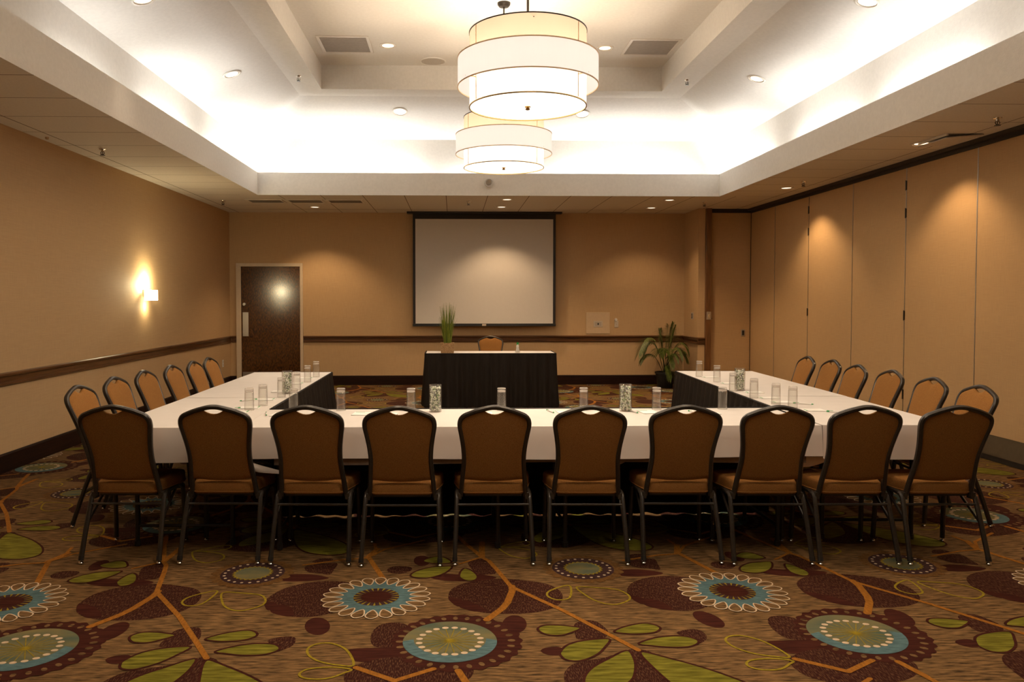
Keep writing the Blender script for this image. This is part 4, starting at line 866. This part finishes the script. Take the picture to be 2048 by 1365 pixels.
gs = 'black pleated table skirts'
skirt([(TX0,TYe),(TX1,TYe),(TX1,TYi+.03)], 'black pleated skirt on the inner side of the left run', gs, seed=1)
skirt([(TX1,TYi),(2.21,TYi)], 'black pleated skirt along the inner side of the front run', gs, seed=2, flare=.03, bot=.006)
p0 = rt(0,.79); p1 = rt(0,3.5); p2 = rt(.78,3.5)
skirt([p0,p1,p2], 'black pleated skirt on the inner side of the right run', gs, seed=3)
skirt([(HT[0],HT[3]),(HT[0],HT[2]),(HT[1],HT[2]),(HT[1],HT[3])], 'black pleated skirt around the head table', gs, seed=4, side=-1, flare=.012, bot=.012)

# ------------------------------------------------------------------ table settings
def make_tumbler():
    A = empty('glass_tumbler', (0,0,0)); h = .145; q = MB()
    q.flat = True; q.lathe([(.0320,0),(.0295,.118),(.0288,.138)], 32); q.lathe([(.0300,.001),(.0275,.114),(.024,.118),(.0,.119)], 32); q.build('glass_body', GLASS, A, smooth=True)
    q = MB(); q.lathe([(.0300,0),(.0322,.0),(.0322,.0018),(.0300,.0018)], 32, close=True); q.build('rim', GBASE, A)
    q = MB(); q.lathe([(0,.120),(.0266,.120),(.0272,.125),(.0268,.130),(0,.130)], 28); q.lathe([(.0288,.139),(.0280,.1445),(.0262,.1455),(.0235,.1445),(.0235,.1425)], 28); q.build('thick_base', GBASE, A, smooth=True)
    return A
def make_vase():
    A = empty('pebble_vase', (0,0,0)); q = MB(); R_ = .0405
    q.lathe([(0,0),(R_,.001),(R_+.001,.006),(R_+.001,.180),(R_-.001,.182),(R_-.002,.178),(R_-.002,.010),(0,.009)], 32); q.build('glass_cylinder', GLASS, A, smooth=True)
    q = MB(); rnd = random.Random(4)
    ico = bmesh.new(); bmesh.ops.create_icosphere(ico, subdivisions=1, radius=1); iv = [v.co.copy() for v in ico.verts]; ifc = [tuple(v.index for v in f.verts) for f in ico.faces]; ico.free()
    for lay in range(15):
        for k in range(13):
            rr = .0325*math.sqrt(rnd.uniform(.55,1)) ; a = 2*PI*(k/13)+lay*.7+rnd.uniform(-.2,.2); c_ = Vector((rr*math.cos(a), rr*math.sin(a), .018+lay*.0103+rnd.uniform(-.003,.003)))
            s_ = Vector((rnd.uniform(.005,.009), rnd.uniform(.004,.008), rnd.uniform(.003,.007))); e = Matrix.Rotation(rnd.uniform(0,3),3,'Z') @ Matrix.Rotation(rnd.uniform(0,1.5),3,'X')
            q.add([c_+e @ Vector((v.x*s_.x, v.y*s_.y, v.z*s_.z))*rnd.uniform(.9,1.1) for v in iv], ifc, rnd.choice([0,0,0,1,2,2]))
    o = q.build('pebble_filling', [PEB1, PEB2, PEB3], A); o['kind'] = 'stuff'; return A
def make_pad():
    A = empty('notepad', (0,0,0)); q = MB(); q.box(-.054,.054,-.07,.07,0,.004); q.build('sheets', PAPER, A)
    q = MB(); q.box(-.048,.012,.052,.062,.0041,.0045); q.build('printed_heading', GREENI, A)
    return A
def make_pen():
    A = empty('ballpoint_pen', (0,0,0)); q = MB(); q.tube([(0,-.052,.0048),(0,.052,.0048)], .0046, 8); q.build('barrel', WHITEP, A, smooth=True)
    q = MB(); q.tube([(0,.052,.0048),(0,.070,.0048)], .0042, 8); q.tube([(.0,.03,.010),(.0,.068,.010)], .0015, 6); q.build('clicker_and_clip', GREENI, A)
    q = MB(); q.lathe([(0,-.068),(.003,-.062),(.0046,-.052)],8,(0,0,.0048),axis='y'); q.build('tip', GREENI, A)
    return A
TB = make_tumbler(); TB.scale = (1,1,1.03); VS = make_vase(); PD = make_pad(); PN = make_pen(); uu = set()
def place(proto, x, y, z, rz, label, cat, group):
    c = proto if proto.name not in uu else copy_tree(proto)
    if c is proto: uu.add(proto.name)
    c.location = (x, y, z); c.rotation_euler = (0,0,rz); tag(c, label, cat, group); return c
ZC, ZS, ZF = .7535, .7555, .7575
gt = 'upside-down tumblers on the tables'
L1_ = [(-1.376,5.31),(-1.337,5.53),(-1.310,6.00),(-1.285,6.46),(-1.312,7.08),(-1.316,7.55)]
for i, (x, y) in enumerate(L1_):
    place(TB, x, y, ZS if y < 5.98 else ZF, .3*i, 'upside-down clear tumbler on the left run of tables, %s from the camera' % ordn[i], 'glass', gt)
F1 = [(-1.075,5.29),(-.758,5.295),(-.285,5.28),(.325,5.28),(.882,5.28),(1.38,5.28),(1.835,5.29)]
for i, (x, y) in enumerate(F1):
    place(TB, x, y, ZC, .3*i, 'upside-down clear tumbler on the front run of tables, %s from the left' % ordn[i], 'glass', gt)
R1_ = [(2.327,5.33),(2.285,5.51),(2.262,5.86),(2.257,6.29),(2.362,6.99),(2.362,7.50)]
for i, (x, y) in enumerate(R1_):
    place(TB, x+.01, y, ZS if y < 5.95 else ZF, .3*i, 'upside-down clear tumbler on the right run of tables, %s from the camera' % ordn[i], 'glass', gt)
gv = 'clear cylinder vases of pale pebbles'
for x, y, z, lb in ((-1.31,6.21,ZF,'clear cylinder vase of pale pebbles on the left run of tables'),(-.120,5.215,ZC,'clear cylinder vase of pale pebbles on the front run, left of centre'),
    (1.153,5.215,ZC,'clear cylinder vase of pale pebbles on the front run, right of centre'),(2.342,6.345,ZF,'clear cylinder vase of pale pebbles on the right run of tables')):
    place(VS, x, y, z, x, lb, 'vase', gv)
gn = 'notepads with green headings'; gp = 'white pens with green ends'
for i, (x, y) in enumerate([(-1.42,5.20),(-1.40,5.42),(-1.40,5.86),(-1.39,6.35),(-1.40,6.96),(-1.40,7.43)]):
    z = ZS if y < 5.9 else ZF
    place(PD, x, y, z, -PI/2, 'white notepad with a green heading on the left run, %s from the camera' % ordn[i], 'notepad', gn)
    if i < 3: place(PN, x-.11, y-.10+.02*i, z, -.9, 'white and green pen lying by the notepad on the left run, %s from the camera' % ordn[i], 'pen', gp)
for i, (x, y) in enumerate([(-1.12,5.10),(-.60,5.12),(-.42,5.07),(.20,5.10),(.74,5.17),(1.29,5.15),(1.68,5.10)]):
    place(PD, x, y, ZC, .04*(i-3), 'white notepad on the front run of tables, %s from the left' % ordn[i], 'notepad', gn)
    if i in (0, 4, 5, 6): place(PN, x-.095, y+.01, ZC, .25, 'white and green pen left of the notepad on the front run, %s from the left' % ordn[i], 'pen', gp)
for i, (x, y) in enumerate([(2.40,5.20),(2.36,5.62),(2.36,5.86),(2.38,6.20),(2.42,6.88),(2.43,7.42)]):
    z = ZS if y < 5.9 else ZF
    place(PD, x+.02, y, z, PI/2-.05, 'white notepad with a green heading on the right run, %s from the camera' % ordn[i], 'notepad', gn)
    if i < 2: place(PN, x+.13, y-.12, z, 1.0, 'white and green pen by the notepad on the right run, %s from the camera' % ordn[i], 'pen', gp)

# ------------------------------------------------------------------ head table things
A = empty('potted_grass', (-.083,10.96,.7535)); tag(A, 'tall green ornamental grass in a woven square basket on the head table', 'plant')
q = MB(); a_, b_ = .090, .094
q.add([(-a_,-a_,0),(a_,-a_,0),(a_,a_,0),(-a_,a_,0),(-b_,-b_,.145),(b_,-b_,.145),(b_,b_,.145),(-b_,b_,.145),(-b_+.012,-b_+.012,.145),(b_-.012,-b_+.012,.145),(b_-.012,b_-.012,.145),(-b_+.012,b_-.012,.145),(-b_+.012,-b_+.012,.115),(b_-.012,-b_+.012,.115),(b_-.012,b_-.012,.115),(-b_+.012,b_-.012,.115)],
 [(0,1,2,3)]+[(i,(i+1)%4,4+(i+1)%4,4+i) for i in range(4)]+[(4+i,4+(i+1)%4,8+(i+1)%4,8+i) for i in range(4)]+[(8+i,8+(i+1)%4,12+(i+1)%4,12+i) for i in range(4)])
q.build('basket', BASKET, A, bevel=.004)
q = MB(); q.box(-.08,.08,-.08,.08,.105,.118); q.build('soil', SOIL, A)
q = MB(); q.flat = True; rnd = random.Random(11)
for i in range(150):
    a = rnd.uniform(0,2*PI); r0 = .048*math.sqrt(rnd.random()); L_ = rnd.uniform(.38,.60) if i % 3 else rnd.uniform(.25,.4); sp = rnd.uniform(.01,.085)*(1 if i % 6 else 1.25); w_ = rnd.uniform(.0028,.0048); tw = rnd.uniform(0,PI)
    row = []
    for k in range(7):
        t = k/6; rr = r0+sp*t**1.5+.01*t; c_ = Vector((rr*math.cos(a), rr*math.sin(a), .115+L_*t)); ww = w_*(1-t**1.6)+.0004
        d = Vector((math.cos(tw+t*.8), math.sin(tw+t*.8), 0))*ww; row.append([tuple(c_-d), tuple(c_+Vector((-d.y,d.x,0))*.35), tuple(c_+d)])
    q.grid(row)
q.build('grass_blades', GRASS, A, solid=.0008)['kind'] = 'stuff'
A = empty('pen_glass', (.905,11.02,.7535)); tag(A, 'small glass holding a bunch of white pens with green tops on the head table', 'pen holder')
q = MB(); q.lathe([(0,.001),(.034,0),(.036,.006),(.020,.075),(.021,.080),(.018,.078),(.032,.010),(0,.008)], 22); q.build('glass_cone', GLASS, A, smooth=True)
for k in range(7):
    a = 2*PI*k/7; b0 = Vector((.022*math.cos(a), .022*math.sin(a), .012)); t0 = Vector((.012*math.cos(a+.6), .012*math.sin(a+.6), .108+.004*(k % 3))); t1 = t0+(t0-b0).normalized()*.032
    q = MB(); q.tube([b0, t0], .0048, 8); o = q.build('pen', WHITEP, A, smooth=True); q = MB(); q.tube([t0, t1], .0050, 8); q.build('pen_top', GREENI, o)

# ------------------------------------------------------------------ palm
A = empty('potted_palm', (3.61,13.28,0)); tag(A, 'leafy green palm in a black pot in the back right corner', 'plant')
q = MB(); q.lathe([(0,0),(.115,0),(.125,.01),(.158,.235),(.170,.24),(.170,.27),(.155,.272),(.150,.225),(0,.222)], 30); q.build('pot', POTM, A, smooth=True)
q = MB(); q.disc(.149,.226,seg=24); q.build('soil', SOIL, A)
def frond(base, tip, sag, stem0, ln=.20, nl=15, seed=0):
    rnd = random.Random(seed); B0 = Vector(base); T0 = Vector(tip); M0 = (B0+T0)/2+Vector((0,0,sag)); pts = []
    for i in range(21):
        t = i/20; pts.append(B0*(1-t)**2+M0*2*t*(1-t)+T0*t*t)
    q = MB(); q.tube(pts, .006, 6, scale=[1-.75*i/20 for i in range(21)]); st = q.build('frond_stem', STEMM, A, smooth=True)
    q = MB(); q.flat = True
    for i in range(nl*2):
        s_ = 1 if i % 2 else -1; t = stem0+(1-stem0)*(i/(nl*2-1)); f_ = t*20; k = min(int(f_), 19); p = pts[k].lerp(pts[k+1], f_-k); tg = (pts[k+1]-pts[k]).normalized()
        sd = tg.cross(Vector((0,0,1))); sd = sd.normalized() if sd.length > .05 else Vector((1,0,0)); u = (t-stem0)/(1-stem0)
        l_ = ln*(.55+.6*math.sin(PI*min(1,u*.85+.12)))*rnd.uniform(.85,1.1)
        d = (sd*s_*(1.0-.45*u)+tg*(.38+.6*u)+Vector((0,0,.10))).normalized(); wv = d.cross(Vector((0,0,1))).normalized(); row = []
        for j in range(5):
            v = j/4; c_ = p+d*l_*v+Vector((0,0,-.55*l_*v*v)); w_ = .0062*math.sin(PI*min(.97,v*.8+.18)); row.append([tuple(c_-wv*w_), tuple(c_+wv*w_)])
        q.grid(row)
    q.build('frond_leaves', LEAFM, st, solid=.0008)
fr = [((0,0,.24),(.10,-.10,1.10),.10,.40,.20),((-.02,0,.24),(-.50,-.20,.60),.84,.42,.19),((.02,.0,.24),(.34,-.12,.66),.56,.38,.17),((-.03,.02,.24),(-.40,.02,.46),.42,.40,.14),
 ((.03,-.02,.24),(.34,-.06,.52),.50,.35,.18),((0,-.03,.24),(.06,-.22,.20),.34,.40,.13),((.0,.02,.24),(-.08,.06,.98),.12,.45,.19),((.02,.02,.24),(.20,.14,.98),.16,.45,.19),((-.02,-.02,.24),(-.16,-.22,.62),.42,.42,.16),((.0,-.02,.24),(.17,-.20,.52),.36,.40,.15),((-.01,0,.24),(.02,-.12,1.06),.10,.45,.21),((.01,.01,.24),(.15,-.05,1.04),.12,.45,.20),((0,0,.24),(-.12,-.12,1.0),.12,.5,.19),((-.02,.0,.24),(-.38,-.05,.64),.62,.45,.17),((.02,.0,.24),(.24,-.20,.58),.5,.42,.17),((0,0,.24),(.10,-.25,.42),.42,.4,.15),((0,0,.24),(-.05,-.25,.62),.40,.4,.16)]
for i, (b_, t_, sg, s0, ln) in enumerate(fr): frond(b_, t_, sg, s0, ln, 24, i)

# ------------------------------------------------------------------ camera
cd = bpy.data.cameras.new('camera'); cam = bpy.data.objects.new('camera', cd); COL.objects.link(cam)
yw, pt = .02586, .03159
F_ = Vector((math.sin(yw)*math.cos(pt), math.cos(yw)*math.cos(pt), -math.sin(pt))); Rr = Vector((math.cos(yw), -math.sin(yw), 0)); U_ = Rr.cross(F_)
M_ = Matrix((Rr, U_, -F_)).transposed().to_4x4(); M_.translation = Vector((0,0,1.5)); cam.matrix_world = M_
cd.sensor_width = 36; cd.sensor_fit = 'HORIZONTAL'; cd.lens = 1570/2048*36; cd.shift_x = (1024-947.27)/2048; cd.shift_y = (649.3-682.5)/2048; cd.clip_start = .05; cd.clip_end = 60
scn.camera = cam
w = bpy.data.worlds.new('world'); scn.world = w; w.use_nodes = True; w.node_tree.nodes['Background'].inputs[0].default_value = (.02,.015,.01,1); w.node_tree.nodes['Background'].inputs[1].default_value = .1
scn.view_settings.view_transform = 'Standard'; scn.view_settings.look = 'None'; scn.view_settings.gamma = 1; scn.view_settings.exposure = EXPO
scn.cycles.max_bounces = 8; scn.cycles.diffuse_bounces = 4; scn.cycles.transparent_max_bounces = 16; scn.cycles.use_denoising = True
scn.cycles.sample_clamp_indirect = 6
